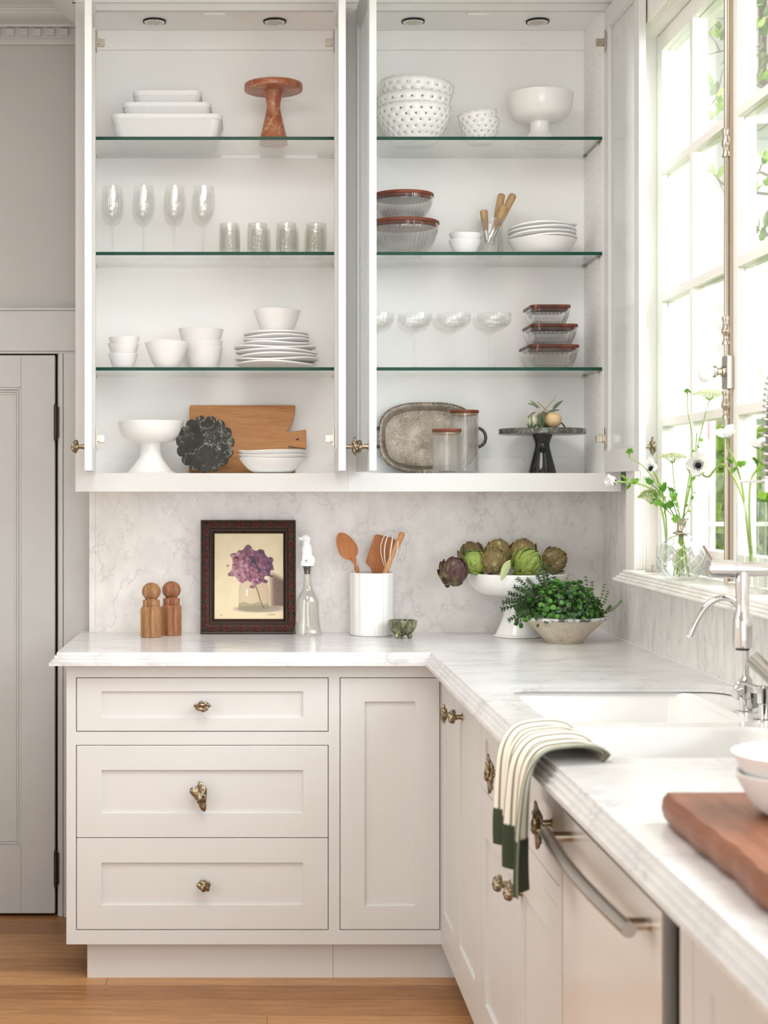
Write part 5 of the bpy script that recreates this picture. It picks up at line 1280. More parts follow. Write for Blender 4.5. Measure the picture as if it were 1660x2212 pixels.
LF_A = leaf_mesh('artichoke_leaf', leaf_mat('pale_artichoke_leaf', rgb(176, 186, 132), rgb(216, 218, 176), 0.5, 0.3, 0.15), 0.075, 0.026, 0.3, 0.25, 8)
LF_B = leaf_mesh('artichoke_dark_leaf', leaf_mat('dark_artichoke_leaf', rgb(58, 72, 40), rgb(96, 110, 66), 0.5, 0.3, 0.1), 0.066, 0.020, 0.5, 0.35, 8)
o = bpy.data.objects.new('loose_leaf', LF_A); COL.objects.link(o); o.location = (PX(1103, 4.75), 4.752, PZ(1210, 4.75)); o.rotation_euler = (-1.75, 0.55, 0.2); tag(o, 'pale loose artichoke leaf hanging over the white bowl rim', 'leaf')
o = bpy.data.objects.new('loose_leaf', LF_B); COL.objects.link(o); o.location = (PX(1003, 4.87), 4.87, PZ(1218, 4.87)); o.rotation_euler = (1.35, 0.25, 0.5); tag(o, 'dark curled artichoke leaf standing up behind the purple artichoke', 'leaf')
# ---- stone bowl of herbs
HBX, HBD = PX(1219, 4.70), 4.70
m_, nt_, out_ = new_mat('weathered_stone')
tc = N(nt_, 'ShaderNodeTexCoord'); sp_ = N(nt_, 'ShaderNodeSeparateXYZ'); L(nt_, tc.outputs['Object'], sp_.inputs[0])
n1 = N(nt_, 'ShaderNodeTexNoise', Scale=30.0, Detail=7.0, Roughness=0.7); L(nt_, coords(nt_), n1.inputs['Vector'])
body = ramp(nt_, n1.outputs['Fac'], [(0.28, rgb(140, 124, 102)), (0.42, rgb(198, 187, 168)), (0.7, rgb(216, 206, 188))])
rimc = ramp(nt_, n1.outputs['Fac'], [(0.42, rgb(92, 92, 92)), (0.54, rgb(214, 212, 208))])
mk = N(nt_, 'ShaderNodeMath', operation='MULTIPLY_ADD'); mk.inputs[1].default_value = 0.02; L(nt_, n1.outputs['Fac'], mk.inputs[0]); L(nt_, sp_.outputs['Z'], mk.inputs[2])
gt = N(nt_, 'ShaderNodeMath', operation='GREATER_THAN'); gt.inputs[1].default_value = 0.0775; L(nt_, mk.outputs[0], gt.inputs[0])
mxx = N(nt_, 'ShaderNodeMix', data_type='RGBA'); L(nt_, gt.outputs[0], mxx.inputs[0]); L(nt_, body, mxx.inputs[6]); L(nt_, rimc, mxx.inputs[7])
pbsdf(nt_, out_, mxx.outputs[2], 0.9, 0, 0.15, bump(nt_, n1.outputs['Fac'], 0.5, 0.002)); STONE = m_
hb = thing('herb_planter', 'weathered stone bowl planted with mint and other green herbs', 'planter', (HBX, HBD, ZT))
MB().lathe(prof_smooth([(0, 0), (0.050, 0), (0.056, 0.004), (0.080, 0.030), (0.112, 0.060), (0.126, 0.070), (0.128, 0.077)], 4) + [(0.120, 0.0785), (0.112, 0.072), (0.09, 0.06)], 56, rmod=wob(2, 0.008, 3)).build('stone_bowl', STONE, hb, smooth=50)
MB().lathe([(0, 0.070), (0.06, 0.070), (0.112, 0.066)], 40, zmod=lambda a, r, z: z + 0.004 * math.sin(5 * a)).build('soil', plain('potting_soil', rgb(48, 36, 26), 0.95, spec=0.1, grain=0.4, gscale=200, bmp=0.6), hb)
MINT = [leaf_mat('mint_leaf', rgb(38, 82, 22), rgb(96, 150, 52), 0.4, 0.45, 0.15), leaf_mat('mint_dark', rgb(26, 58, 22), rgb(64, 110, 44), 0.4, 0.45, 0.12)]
def round_leaf(name, mat, s):
    def fn(u, v):
        w = 0.95 * s * math.sin(PI * min(1, 0.04 + 0.96 * v ** 0.85)) ** 0.55; x = (u - 0.5) * 2
        return (x * w / 2, v * s, abs(x) * w / 2 * 0.18 - 0.10 * s * v * v + 0.02 * s * math.sin(9 * v) * abs(x))
    return MB().grid(fn, 4, 5).mesh(name, mat, 60, False)
ML = [round_leaf('mint_leaf_a', MINT[0], 0.0175), round_leaf('mint_leaf_b', MINT[1], 0.0185), round_leaf('mint_leaf_c', MINT[0], 0.0135)]
rnd = random.Random(5)
def dome(a, e):     # mass of the herbs: centre above the bowl, leaning to the near side
    return Vector((0.132 * math.cos(e) * math.cos(a) - 0.016, 0.105 * math.cos(e) * math.sin(a) - 0.01, 0.070 + 0.122 * math.sin(e)))
stm = MB(); cnt = 0
fol = MB()
while cnt < 295:
    a = rnd.uniform(0, 2 * PI); e = math.asin(rnd.uniform(-0.12, 1)); k = rnd.uniform(0.80, 1.0)
    p = dome(a, e); p = Vector((p.x * k, p.y * k, 0.07 + (p.z - 0.07) * k))
    if p.y > 0.05 and p.z < 0.12: continue
    if p.z < 0.082 and p.x > -0.06: p.z = 0.084
    nrm = Vector((p.x * 0.9, p.y - 0.04, (p.z - 0.05) * 1.2)).normalized()
    nrm = (nrm + Vector((rnd.uniform(-.5, .5), rnd.uniform(-.7, .2), rnd.uniform(-.1, .6)))).normalized()
    tg = nrm.cross(Vector((rnd.uniform(-1, 1), rnd.uniform(-1, 1), rnd.uniform(-1, 1)))).normalized(); x2 = tg.cross(nrm)
    M = Matrix((x2, tg, nrm)).transposed(); s = rnd.uniform(0.75, 1.15)
    place('mint_leaf', rnd.choice(ML), hb, p, M.to_euler(), (s, s, s)); cnt += 1
    if cnt % 4 == 0: stm.tube([Vector((p.x * 0.5, p.y * 0.5, 0.07)), p * 0.8 + Vector((0, 0, 0.02)), p], [0.0013, 0.0012, 0.0009], 5)
stm.build('mint_stems', plain('reddish_stem', rgb(96, 88, 48), 0.6), hb)['kind'] = 'stuff'
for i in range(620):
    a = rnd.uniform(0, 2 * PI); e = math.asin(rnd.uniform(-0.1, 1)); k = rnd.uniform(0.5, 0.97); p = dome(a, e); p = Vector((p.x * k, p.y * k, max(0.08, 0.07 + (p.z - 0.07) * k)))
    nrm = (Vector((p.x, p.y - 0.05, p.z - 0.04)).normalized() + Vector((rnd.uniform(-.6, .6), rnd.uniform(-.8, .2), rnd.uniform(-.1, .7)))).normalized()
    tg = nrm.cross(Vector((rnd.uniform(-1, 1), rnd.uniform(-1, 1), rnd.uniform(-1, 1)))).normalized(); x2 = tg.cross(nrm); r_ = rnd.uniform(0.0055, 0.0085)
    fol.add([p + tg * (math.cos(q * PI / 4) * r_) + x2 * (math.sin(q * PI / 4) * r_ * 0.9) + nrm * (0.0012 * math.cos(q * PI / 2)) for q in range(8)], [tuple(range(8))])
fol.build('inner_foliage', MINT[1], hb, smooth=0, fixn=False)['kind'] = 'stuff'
ROSE = leaf_mat('rosemary_needle', rgb(48, 78, 46), rgb(112, 138, 96), 0.5, 0.3, 0.1)
def sprig(name, mat, pts, nl, ln, wd, seed, spread=0.9, smat=None, blunt=False):
    rn = random.Random(seed); m = MB(); P = catmull(pts, 6); m.tube(P, [0.0014 * (1 - 0.6 * i / len(P)) for i in range(len(P))], 5)
    for i in range(nl):
        f_ = 0.15 + 0.85 * i / nl; k = min(len(P) - 2, int(f_ * (len(P) - 1))); b = P[k]; ax = (P[k + 1] - P[k]).normalized()
        a = i * 2.4; sd = ax.cross(Vector((0.3, 0.2, 1)) if abs(ax.z) < 0.9 else Vector((1, 0, 0))).normalized(); s2 = ax.cross(sd)
        dr = (sd * math.cos(a) + s2 * math.sin(a)); d2 = (dr * spread + ax * (1.2 - spread * 0.5)).normalized(); l = ln * rn.uniform(0.7, 1.1) * (1.0 - 0.35 * f_); w = ax.cross(d2).normalized() * wd / 2
        if blunt: m.add([b, b + d2 * l * 0.4 + w, b + d2 * l * 0.85 + w * 0.8, b + d2 * l, b + d2 * l * 0.85 - w * 0.8, b + d2 * l * 0.4 - w], [(0, 1, 2, 3, 4, 5)])
        else: m.add([b, b + d2 * l * 0.45 + w, b + d2 * l, b + d2 * l * 0.45 - w], [(0, 1, 2, 3)])
    return m.build(name, mat, hb, smooth=0, fixn=False)
def hp(px, py, dd=0.0): return (PX(px, HBD + dd) - HBX, dd, PZ(py, HBD + dd) - ZT)
for i, (px, py, dd) in enumerate(((1088, 1302, -0.06), (1100, 1282, -0.05), (1084, 1316, -0.05), (1112, 1268, -0.03), (1100, 1340, -0.08), (1126, 1272, -0.07), (1118, 1250, 0.0), (1140, 1252, -0.02), (1176, 1225, -0.02), (1160, 1240, 0.0), (1192, 1220, 0.02), (1094, 1294, 0.0), (1166, 1228, -0.05))):
    q = Vector(hp(px, py, dd)); b = Vector((q.x * 0.45, q.y * 0.6, 0.075)); mdl = (b + q) / 2 + Vector((0, 0, 0.022))
    sprig('herb_sprig', ROSE, [b, mdl, q], 80, 0.022, 0.0052, i)
THY = leaf_mat('thyme_leaf', rgb(70, 112, 40), rgb(150, 186, 84), 0.45, 0.35, 0.15); THYD = leaf_mat('sedum_leaf', rgb(50, 76, 34), rgb(96, 128, 58), 0.45, 0.35, 0.1)
for i, (px, py, dd, mt) in enumerate(((1307, 1260, 0.0, THY), (1315, 1276, -0.02, THY), (1344, 1297, -0.02, THYD), (1292, 1290, -0.06, THY), (1320, 1308, -0.05, THYD), (1280, 1255, 0.02, THY), (1266, 1243, 0.0, THY), (1276, 1310, -0.08, THY), (1300, 1322, -0.06, THYD))):
    q = Vector(hp(px, py, dd)); b = Vector((0.03 + q.x * 0.35, q.y * 0.6, 0.08)); mdl = (b + q) / 2 + Vector((0.01, 0, -0.006))
    sprig('herb_sprig', mt, [b, mdl, q], 52, 0.0105, 0.0075, 50 + i, 1.1, blunt=True)
# ================================================================== sink and taps
sk = thing('kitchen_sink', 'white porcelain double sink set into the marble counter', 'sink', (0.83, 3.2, 0.66))
ZR = 0.8935
sm = MB()
def basin(m, x0, x1, y0, y1, zt, zb):
    lps = []
    for k, z, r in ((0.0, zt, 0.045), (0.006, zt - 0.010, 0.045), (0.014, zt - 0.12, 0.05), (0.03, zb + 0.02, 0.06), (0.06, zb, 0.05)):
        lps.append([(a, b, z) for a, b in rrect(x0 + k, x1 - k, y0 + k, y1 - k, r, 6)])
    loft(m, lps, False, True)
RA, RB_ = (0.580, 1.030, 3.222, 3.700), (0.580, 1.030, 2.64, 3.165)
bmh = MB()
fill_poly(bmh, [(0.556, 2.625), (1.114, 2.625), (1.114, 3.825), (0.556, 3.825)], [rrect(*RA, 0.045, 6), rrect(*RB_, 0.045, 6)], ZR - 0.012, ZR)
bmh.build('rim', PORCELAIN, sk, smooth=30, world=True)
for q in (RA, RB_):
    bb = MB(); basin(bb, *q, ZR - 0.0005, 0.68); bb.build('basin', PORCELAIN, sk, smooth=60, world=True, fixn=False)
FD = 2.9
fa = thing('kitchen_faucet', 'chrome spring faucet with a hanging spray head over the sink', 'faucet', (1.072, FD, ZR))
MB().lathe([(0, 0), (0.030, 0), (0.030, 0.006), (0.022, 0.010), (0.020, 0.016), (0.020, 0.30), (0.014, 0.305), (0.014, 0.55), (0, 0.55)], 24).build('column', CHROME, fa, smooth=40)
zt_ = 1.224
MB().tube([(1.075, FD, zt_), (0.888, FD, zt_)], 0.0135, 20).build('arm', CHROME, fa, world=True)
MB().tube([(0.888, FD, zt_), (0.886, FD, zt_), (0.842, FD, zt_), (0.840, FD, zt_)], [0.0150, 0.0170, 0.0170, 0.0150], 22).build('arm_end', CHROME, fa, world=True)
MB().tube([(0.852, FD, zt_ + 0.012), (0.832, FD, zt_ + 0.044)], 0.0032, 10).build('lever', CHROME, fa, world=True)
MB().lathe(prof_smooth([(0.012, 0.145), (0.0135, 0.13), (0.0125, 0.10), (0.0118, 0.075), (0.0138, 0.062), (0.0168, 0.05), (0.0172, 0.03), (0.0172, 0.006), (0.0155, 0.001), (0.0, 0.001)], 3), 24, (0.904, FD, 1.078)).build('spray_head', CHROME, fa, smooth=50, world=True)
MB().lathe([(0, -0.003), (0.0118, -0.003), (0.0135, 0.0015), (0, 0.0015)], 20, (0.904, FD, 1.078)).build('nozzle', BLACK, fa, world=True)
hx_ = 0.957
cpts = []; turns = 26
arc = [Vector((hx_, FD, 1.385)), Vector((hx_, FD, 1.50)), Vector((hx_ + 0.012, FD, 1.58)), Vector((1.015, FD, 1.63)), Vector((1.06, FD, 1.60)), Vector((1.072, FD, 1.50)), Vector((1.072, FD, 1.44))]
AP = catmull(arc, 60); NT = len(AP)
for i in range(NT - 1):
    tg = (AP[min(i + 1, NT - 1)] - AP[max(i - 1, 0)]).normalized(); sd = tg.cross(Vector((0, 1, 0))).normalized()
    for q in range(2):
        an = 2 * PI * ((i + q / 2) / 7.5); b = AP[i] + (AP[i + 1] - AP[i]) * q / 2
        cpts.append(b + (sd * math.cos(an) + Vector((0, 1, 0)) * math.sin(an)) * 0.0155)
MB().tube(cpts, 0.0022, 6).build('spring', STEEL, fa, world=True, smooth=60)
MB().tube(AP, 0.009, 12).build('hose', plain('grey_hose', rgb(120, 118, 116), 0.4), fa, world=True)
MB().tube([(1.072, FD, 1.386), (0.90, FD, 1.386)], 0.0032, 10).tube([(hx_, FD, 1.366), (hx_, FD, 1.392)], 0.0165, 18).build('docking_arm', CHROME, fa, world=True)
MB().tube([(PX(1624, 3.0), 3.0, PZ(1420, 3.0)), (1.05, 2.93, PZ(1540, 3.0))], [0.015, 0.016], 16).build('handle', STEEL, fa, world=True)
ft = thing('filter_tap', 'slim chrome gooseneck filter tap beside the spring faucet', 'faucet', (1.058, 3.37, ZR))
MB().lathe([(0, 0), (0.024, 0), (0.024, 0.003), (0.014, 0.005), (0.0135, 0.07), (0.010, 0.074), (0.008, 0.078), (0, 0.078)], 24).build('body', CHROME, ft, smooth=40)
MB().tube(catmull([(0, 0, 0.07), (0, 0, 0.12), (0, 0, 0.19), (-0.010, 0, 0.225), (-0.045, 0, 0.245), (-0.080, 0, 0.232), (-0.104, 0, 0.20), (-0.120, 0, 0.165)], 8), 0.0068, 12).build('gooseneck', CHROME, ft, smooth=60)
MB().tube([(-0.120, 0, 0.165), (-0.122, 0, 0.160)], 0.0052, 10).build('spout_tip', CERAMIC_M, ft)
MB().tube([(-0.010, -0.003, 0.045), (-0.028, -0.010, 0.040)], [0.009, 0.011], 14).build('valve_knob', CHROME, ft)
MB().tube([(0.0, 0, 0.075), (-0.002, 0, 0.104)], 0.004, 10).build('lever', CHROME, ft)
sd_ = thing('soap_dispenser', 'chrome soap dispenser pump on the sink ledge', 'soap dispenser', (1.060, 3.25, ZR))
MB().lathe([(0, 0), (0.026, 0), (0.026, 0.003), (0.013, 0.005), (0.013, 0.034), (0.0165, 0.036), (0.0165, 0.068), (0.012, 0.072), (0, 0.072)], 24).build('pump', CHROME, sd_, smooth=40)
MB().tube(catmull([(0, 0, 0.066), (-0.02, 0, 0.070), (-0.045, 0, 0.078), (-0.056, 0, 0.076), (-0.061, 0, 0.066)], 6), 0.0042, 10).build('spout', CHROME, sd_, smooth=60)
MB().lathe([(0, 0), (0.0165, 0), (0.0165, 0.012), (0, 0.012)], 24).xf(Matrix.Translation((-0.012, 0.055, 0.035)) @ Matrix.Rotation(PI / 2, 4, 'X')).build('round_knob', CHROME, sd_, smooth=40)
# ---- tea towel over the counter edge
path = [(0.612, 0.888), (0.600, 0.906), (0.584, 0.923), (0.560, 0.931), (0.525, 0.931), (0.496, 0.926), (0.479, 0.910), (0.470, 0.885), (0.466, 0.84), (0.464, 0.79), (0.463, 0.75), (0.463, 0.718)]
TP = catmull([(a, 0, b) for a, b in path], 6); TN = len(TP) - 1
tcum = [0.0]
for i in range(TN): tcum.append(tcum[-1] + (TP[i + 1] - TP[i]).length)
Y0_, Y1_ = 2.65, 2.985
NUu = 180
def towel(u, v):
    s = v * TN; i = min(TN - 1, int(s)); p = TP[i].lerp(TP[i + 1], s - i)
    dn = smoothstep(0.35, 1.0, v)
    t_ = (TP[min(i + 1, TN)] - TP[max(i - 1, 0)]).normalized(); nn = Vector((t_.z, 0, -t_.x))
    nn = -nn if nn.z + (-nn.x) < 0 else nn
    fold = 0.005 + 0.008 * dn
    w = math.sin(u * 2 * PI * 4.5 + 0.6) * fold + math.sin(u * 2 * PI * 2 + 1.5) * fold * 0.5
    narrow = 1 - 0.22 * dn
    y = Y0_ + (Y1_ - Y0_) * (0.5 + (u - 0.5) * narrow) - 0.11 * v
    low = -0.038 * (1 - u) ** 1.5 * smoothstep(0.75, 1.0, v) + 0.02 * smoothstep(0.75, 1, v)
    q = p + nn * (max(0.0, w + fold) * 0.9 + 0.002)
    return (q.x, y, q.z + low)
tw = MB(); NVt = TN * 2
tw.grid(towel, NUu, NVt)
cols = []
for j in range(NVt + 1):
    for i in range(NUu + 1):
        u, v = i / NUu, j / NVt
        ln_ = tcum[min(TN, int(v * TN))]
        c = (228, 222, 208)
        st_ = (u * 22) % 1.0
        if abs(st_ - 0.5) < 0.15: c = (118, 118, 104)
        if ln_ > tcum[-1] - 0.075: c = (62, 68, 54)
        if i < 2: c = (120, 128, 108)
        cols.append((lin(c[0]), lin(c[1]), lin(c[2]), 1))
tw.c = cols
to = tw.build('tea_towel', vcol_mat('striped_linen', rough=0.9, spec=0.1, bmp=0.2), None, smooth=60, fixn=False)
off = Vector((0.47, 2.8, 0.9)); to.data.transform(Matrix.Translation(-off)); to.location = off
tag(to, 'cream striped tea towel with a dark green end hung over the counter edge', 'towel')
sd2 = to.modifiers.new('cloth', 'SOLIDIFY'); sd2.thickness = 0.0025; sd2.offset = 1
# ---- live edge board with two bowls
WAL = wood('walnut_board', rgb(86, 48, 34), rgb(164, 108, 78), 'Y', 0.8, 0.42, (0.25, 0.8))
bd = MB(); NL = 40; edge = []
for i in range(NL + 1):
    y = 2.157 - (2.157 - 1.30) * i / NL
    edge.append((0.551 + 0.012 * noise.noise(Vector((y * 7, 0.3, 0))) + 0.006 * noise.noise(Vector((y * 19, 2, 0))) + 0.012 * math.exp(-i / 1.2), y))
loopb = lambda k, z: [(x + k, y, z) for x, y in edge] + [(0.99 - k * 0, 1.30, z), (0.99, 2.15, z), (0.985, 2.157, z)]
loft(bd, [loopb(0.012, 0), loopb(0.003, 0.008), loopb(0.0, 0.02), loopb(0.002, 0.034), loopb(0.009, 0.042)])
off = Vector((0.77, 1.75, 0)); bd.xf(Matrix.Translation(-off))
b_ = bd.build('serving_board', WAL, None, smooth=40, loc=(off.x, off.y, ZT)); tag(b_, 'thick live edge walnut board lying on the marble counter', 'serving board')
NB = ((0.0, 0.030, 0.090, 0.053, 'lower white bowl of the pair on the walnut board', 61), (0.030, 0.030, 0.094, 0.048, 'upper white bowl of the pair on the walnut board', 62))
for z, rb2, rt2, h2, lab, sdd in NB:
    single(MB().lathe(bowl_prof(0.052, rt2, h2, 0.004, 0.6), 48, rmod=wob(sdd, 0.006), zmod=zwob(sdd, 0.0012, h2)), 'bowl', CERAMIC_M, lab, 'bowl', (0.706, 2.0, ZT + 0.0435 + z), 'bowls on the walnut board')
# ================================================================== flowers on the sill
ZS = 1.1433
STEMG = plain('flower_stem', rgb(146, 172, 86), 0.5, spec=0.3, grain=0.15, gscale=80)
STEMD = plain('dark_stem', rgb(96, 122, 62), 0.5, spec=0.3, grain=0.15, gscale=80)
PETAL = leaf_mat('white_petal', rgb(236, 234, 230), rgb(250, 249, 247), 0.6, 0.2, 0.35)
BLKC = plain('anemone_centre', rgb(24, 22, 34), 0.7, spec=0.2)
FERN = leaf_mat('fresh_leaf', rgb(84, 138, 44), rgb(150, 196, 88), 0.5, 0.3, 0.35)
LACE = leaf_mat('lace_floret', rgb(196, 206, 150), rgb(236, 238, 208), 0.7, 0.2, 0.3)
def W(px, py, d): return Vector((PX(px, d), d, PZ(py, d)))
# round cut glass vase with silver neck
VX_, VD = 1.080, 3.957
vs = thing('bud_vase', 'round cut glass vase with a silver neck on the window sill', 'vase', (VX_, VD, ZS))
ro = prof_smooth([(0.026, 0), (0.034, 0.002), (0.050, 0.020), (0.0585, 0.048), (0.0575, 0.068), (0.047, 0.092), (0.030, 0.107), (0.0135, 0.113), (0.0125, 0.118)], 5)
ri = [(r - 0.0025, z) for r, z in reversed(ro) if z > 0.008] + [(0, 0.008)]
VASEG = thin_glass('cut_glass', (0.965, 0.97, 0.965, 1), 1.5, boost=1.2)
MB().lathe([(0, 0)] + ro + ri, 56).build('glass_body', VASEG, vs, smooth=60)
cut = MB()
def onb(a, z):
    for (r0, z0), (r1, z1) in zip(ro[:-1], ro[1:]):
        if z0 <= z <= z1 and z1 > z0: r = r0 + (r1 - r0) * (z - z0) / (z1 - z0); return Vector((r * 1.003 * math.cos(a), r * 1.003 * math.sin(a), z))
    return Vector((0.03 * math.cos(a), 0.03 * math.sin(a), z))
for i in range(12):
    for sg in (1, -1):
        cut.tube([onb(2 * PI * i / 12 + sg * 1.5 * k / 14, 0.012 + 0.082 * k / 14) for k in range(15)], 0.0006, 4)
c_ = cut.build('cut_lines', plain('frosted_cut', rgb(226, 230, 228), 0.5), vs, smooth=60); c_['kind'] = 'stuff'
MB().lathe(prof_smooth([(0.0115, 0.112), (0.0205, 0.116), (0.021, 0.119), (0.013, 0.123), (0.011, 0.132), (0.0125, 0.145), (0.0180, 0.153), (0.0185, 0.155)], 4) + [(0.0165, 0.154), (0.010, 0.140), (0.009, 0.122)], 28).build('silver_neck', NICKEL, vs, smooth=50)
MB().lathe([(0, 0.009), (0.044, 0.014), (0.0525, 0.030), (0.0555, 0.040), (0, 0.0402)], 40).build('water', thin_glass('vase_water', (0.95, 0.97, 0.95, 1), 1.2), vs, smooth=40)
def cyl_vase(label, px, X, d, r, h, wz):
    t = thing('cylinder_vase', label, 'vase', (X, d, ZS), group='cylinder vases on the sill')
    MB().lathe([(0, 0), (r * 0.96, 0), (r, 0.002), (r, h), (r - 0.0022, h), (r - 0.0022, 0.014), (0, 0.013)], 40).build('glass_body', VASEG, t, smooth=40)
    MB().lathe([(0, 0.0145), (r - 0.003, 0.0145), (r - 0.003, wz), (0, wz)], 32).build('water', MATS['vase_water'], t, smooth=40)
    return t
cyl_vase('slim straight glass vase behind the round cut glass vase', 1436, 1.100, 4.19, 0.0235, 0.152, 0.05)
cyl_vase('wider straight glass vase past the window bolt', 1624, 1.092, 3.44, 0.0325, 0.200, 0.095)
PET = []
for k_ in range(2):
    def pf(u, v, k_=k_):
        w = 0.88 * math.sin(PI * min(1, 0.10 + 0.88 * v ** 0.75)) ** 0.5; x = (u - 0.5) * 2
        return (x * w / 2, v, 0.10 * v * v + 0.10 * x * x * w + 0.03 * math.sin(7 * x + 3 * k_) * v - 0.04 * k_)
    PET.append(MB().grid(pf, 6, 6).mesh('anemone_petal', PETAL, 70, False))
def frond(name, mat, ln, n=5, seed=0):
    rn = random.Random(seed); m = MB()
    for i in range(n):
        f_ = 0.25 + 0.75 * i / n
        for sg in (-1, 1):
            b = Vector((0, ln * f_ * 0.8, 0)); d_ = Vector((sg * 0.8, 0.75, rn.uniform(-0.2, 0.3))).normalized(); l = ln * 0.5 * (1.05 - 0.6 * f_)
            w = Vector((-d_.y, d_.x, 0)) * l * 0.24
            m.add([b, b + d_ * l * 0.5 + w, b + d_ * l, b + d_ * l * 0.5 - w], [(0, 1, 2, 3)])
    b = Vector((0, ln * 0.7, 0)); m.add([b + Vector((-ln * 0.07, 0, 0)), b + Vector((0, -ln * 0.7, 0)), b + Vector((ln * 0.07, 0, 0)), b + Vector((0, ln * 0.35, 0))], [(0, 1, 2, 3)])
    return m.mesh(name, mat, 0, False)
FR = [frond('leaf_frond_%s' % 'ab'[i], FERN, 0.031, 5, i) for i in range(2)]
def orient(zdir, spin=0.0):
    q = Vector(zdir).to_track_quat('Z', 'Y'); return (q.to_matrix() @ Matrix.Rotation(spin, 3, 'Z')).to_euler()
def anemone(label, pts, r, face, ruff, seed, closed=0.0, stem_r=0.0024):
    rn = random.Random(seed); P = catmull(pts, 7); base = P[-1]
    t = thing('anemone', label, 'flower', base)
    MB().tube([p - base for p in P], stem_r, 8).build('stem', STEMG, t, smooth=60)
    h = P[0] - base; f_ = Vector(face).normalized()
    q = f_.to_track_quat('Z', 'Y').to_matrix()
    for i in range(8):
        a = 2 * PI * i / 8 + 0.3 * (i % 2); tilt = 0.25 + closed + 0.22 * (i % 2) + rn.uniform(-0.1, 0.1)
        M = q @ Matrix.Rotation(a, 3, 'Z') @ Matrix.Rotation(tilt, 3, 'X')
        s = r * rn.uniform(0.92, 1.06); place('petal', PET[i % 2], t, h, M.to_euler(), (s, s, s))
    c = MB().ball((0, 0, 0.10 * r), 0.22 * r, 14, 8, (1, 1, 0.6))
    for k in range(22):
        a = 2 * PI * k / 22; rr2 = r * (0.30 + 0.05 * (k % 3)); c.tube([(0.15 * r * math.cos(a), 0.15 * r * math.sin(a), 0.08 * r), (rr2 * math.cos(a), rr2 * math.sin(a), 0.17 * r)], 0.010 * r, 4); c.ball((rr2 * math.cos(a), rr2 * math.sin(a), 0.18 * r), 0.035 * r, 6, 4)
    c.xf(q.to_4x4()).build('flower_centre', BLKC, t, loc=h)
    if ruff is not None:
        rp = Vector(ruff) - base
        for k in range(6):
            place('ruff_leaf', FR[k % 2], t, rp, orient((math.cos(k * 1.05) * 0.9, math.sin(k * 1.05) * 0.7, 0.75), k * 1.3), (1.0, 1.0, 1.0))
    return t
anemone('open white anemone with a dark centre on a long curved stem', [W(1509, 1006, 3.86), W(1520, 1026, 3.88), W(1533, 1029, 3.86), W(1547, 1012, 3.80), W(1562, 1003, 3.74), W(1581, 1022, 3.66), W(1608, 1085, 3.53), W(1620, 1170, 3.46), W(1627, 1245, 3.44)], 0.034, (-0.25, -1, 0.18), W(1500, 1026, 3.88), 1)
anemone('white anemone facing the glass in front of the window bolt', [W(1571, 945, 3.52), W(1573, 968, 3.52), W(1587, 992, 3.50), W(1604, 1050, 3.48), W(1614, 1130, 3.45), W(1626, 1246, 3.435)], 0.030, (-0.35, -0.35, 0.9), W(1588, 1006, 3.50), 2, 0.2)
anemone('white anemone above the docking arm of the faucet', [W(1640, 968, 3.45), W(1642, 990, 3.45), W(1638, 1012, 3.45), W(1623, 1040, 3.445), W(1620, 1120, 3.44), W(1630, 1246, 3.44)], 0.029, (-0.2, -0.3, 0.95), W(1644, 1006, 3.45), 3, 0.25)
anemone('drooping white anemone reaching toward the cabinet corner', [W(1331, 1040, 4.10), W(1350, 1042, 4.11), W(1384, 1046, 4.13), W(1408, 1058, 4.16), W(1428, 1094, 4.18), W(1438, 1150, 4.19), W(1440, 1225, 4.19)], 0.030, (-0.95, -0.25, 0.1), W(1360, 1043, 4.12), 4, 0.65)
anemone('white anemone with a dark eye behind the green sprigs', [W(1408, 1013, 4.16), W(1420, 1032, 4.17), W(1434, 1080, 4.18), W(1441, 1150, 4.19), W(1436, 1225, 4.19)], 0.031, (-0.75, -0.65, 0.3), None, 5, 0.1)
def umbel(label, pts, r, seed, flat=0.28, n=360, rays=22, mat=LACE, sm=STEMG):
    rn = random.Random(seed); P = catmull(pts, 7); base = P[-1]
    t = thing('lace_flower', label, 'flower', base)
    MB().tube([p - base for p in P], [0.0019 - 0.0008 * (1 - i / len(P)) for i in range(len(P))], 7).build('stem', sm, t, smooth=60)
    h = P[0] - base; m = MB(); ry = MB()
    for i in range(n):
        a = rn.uniform(0, 2 * PI); k = math.sqrt(rn.random()); p = Vector((r * k * math.cos(a), r * k * math.sin(a), r * flat * (1 - k * k) + 0.012 + rn.uniform(-0.002, 0.002)))
        s = rn.uniform(0.0016, 0.0030)
        for q in range(2):
            e1 = Vector((rn.uniform(-1, 1), rn.uniform(-1, 1), rn.uniform(-1, 1))).normalized() * s; e2 = e1.cross(Vector((rn.uniform(-1, 1), rn.uniform(-1, 1), 1))).normalized() * s
            m.add([p - e1, p - e2, p + e1, p + e2], [(0, 1, 2, 3)])
    for i in range(rays):
        a = 2 * PI * i / rays * 2.4; k = 0.25 + 0.7 * (i % 4) / 3; ry.tube([(0, 0, -0.004), (r * k * 0.5 * math.cos(a), r * k * 0.5 * math.sin(a), 0.005), (r * k * math.cos(a), r * k * math.sin(a), r * flat * (1 - k * k) + 0.011)], 0.00055, 4)
    m.build('florets', mat, t, smooth=0, fixn=False, loc=h)['kind'] = 'stuff'
    ry.build('rays', STEMG, t, loc=h)['kind'] = 'stuff'
    return t
NK = W(1473, 1136, VD)
IN1, IN2 = W(1468, 1180, VD), W(1458, 1245, VD)
umbel('tall flat lace flower rising nearest the porcelain knob', [W(1534, 862, 3.93), W(1522, 905, 3.935), W(1508, 965, 3.94), W(1498, 1010, 3.945), NK + Vector((0.003, 0, 0)), W(1482, 1190, VD), W(1490, 1246, VD)], 0.042, 1, n=520)
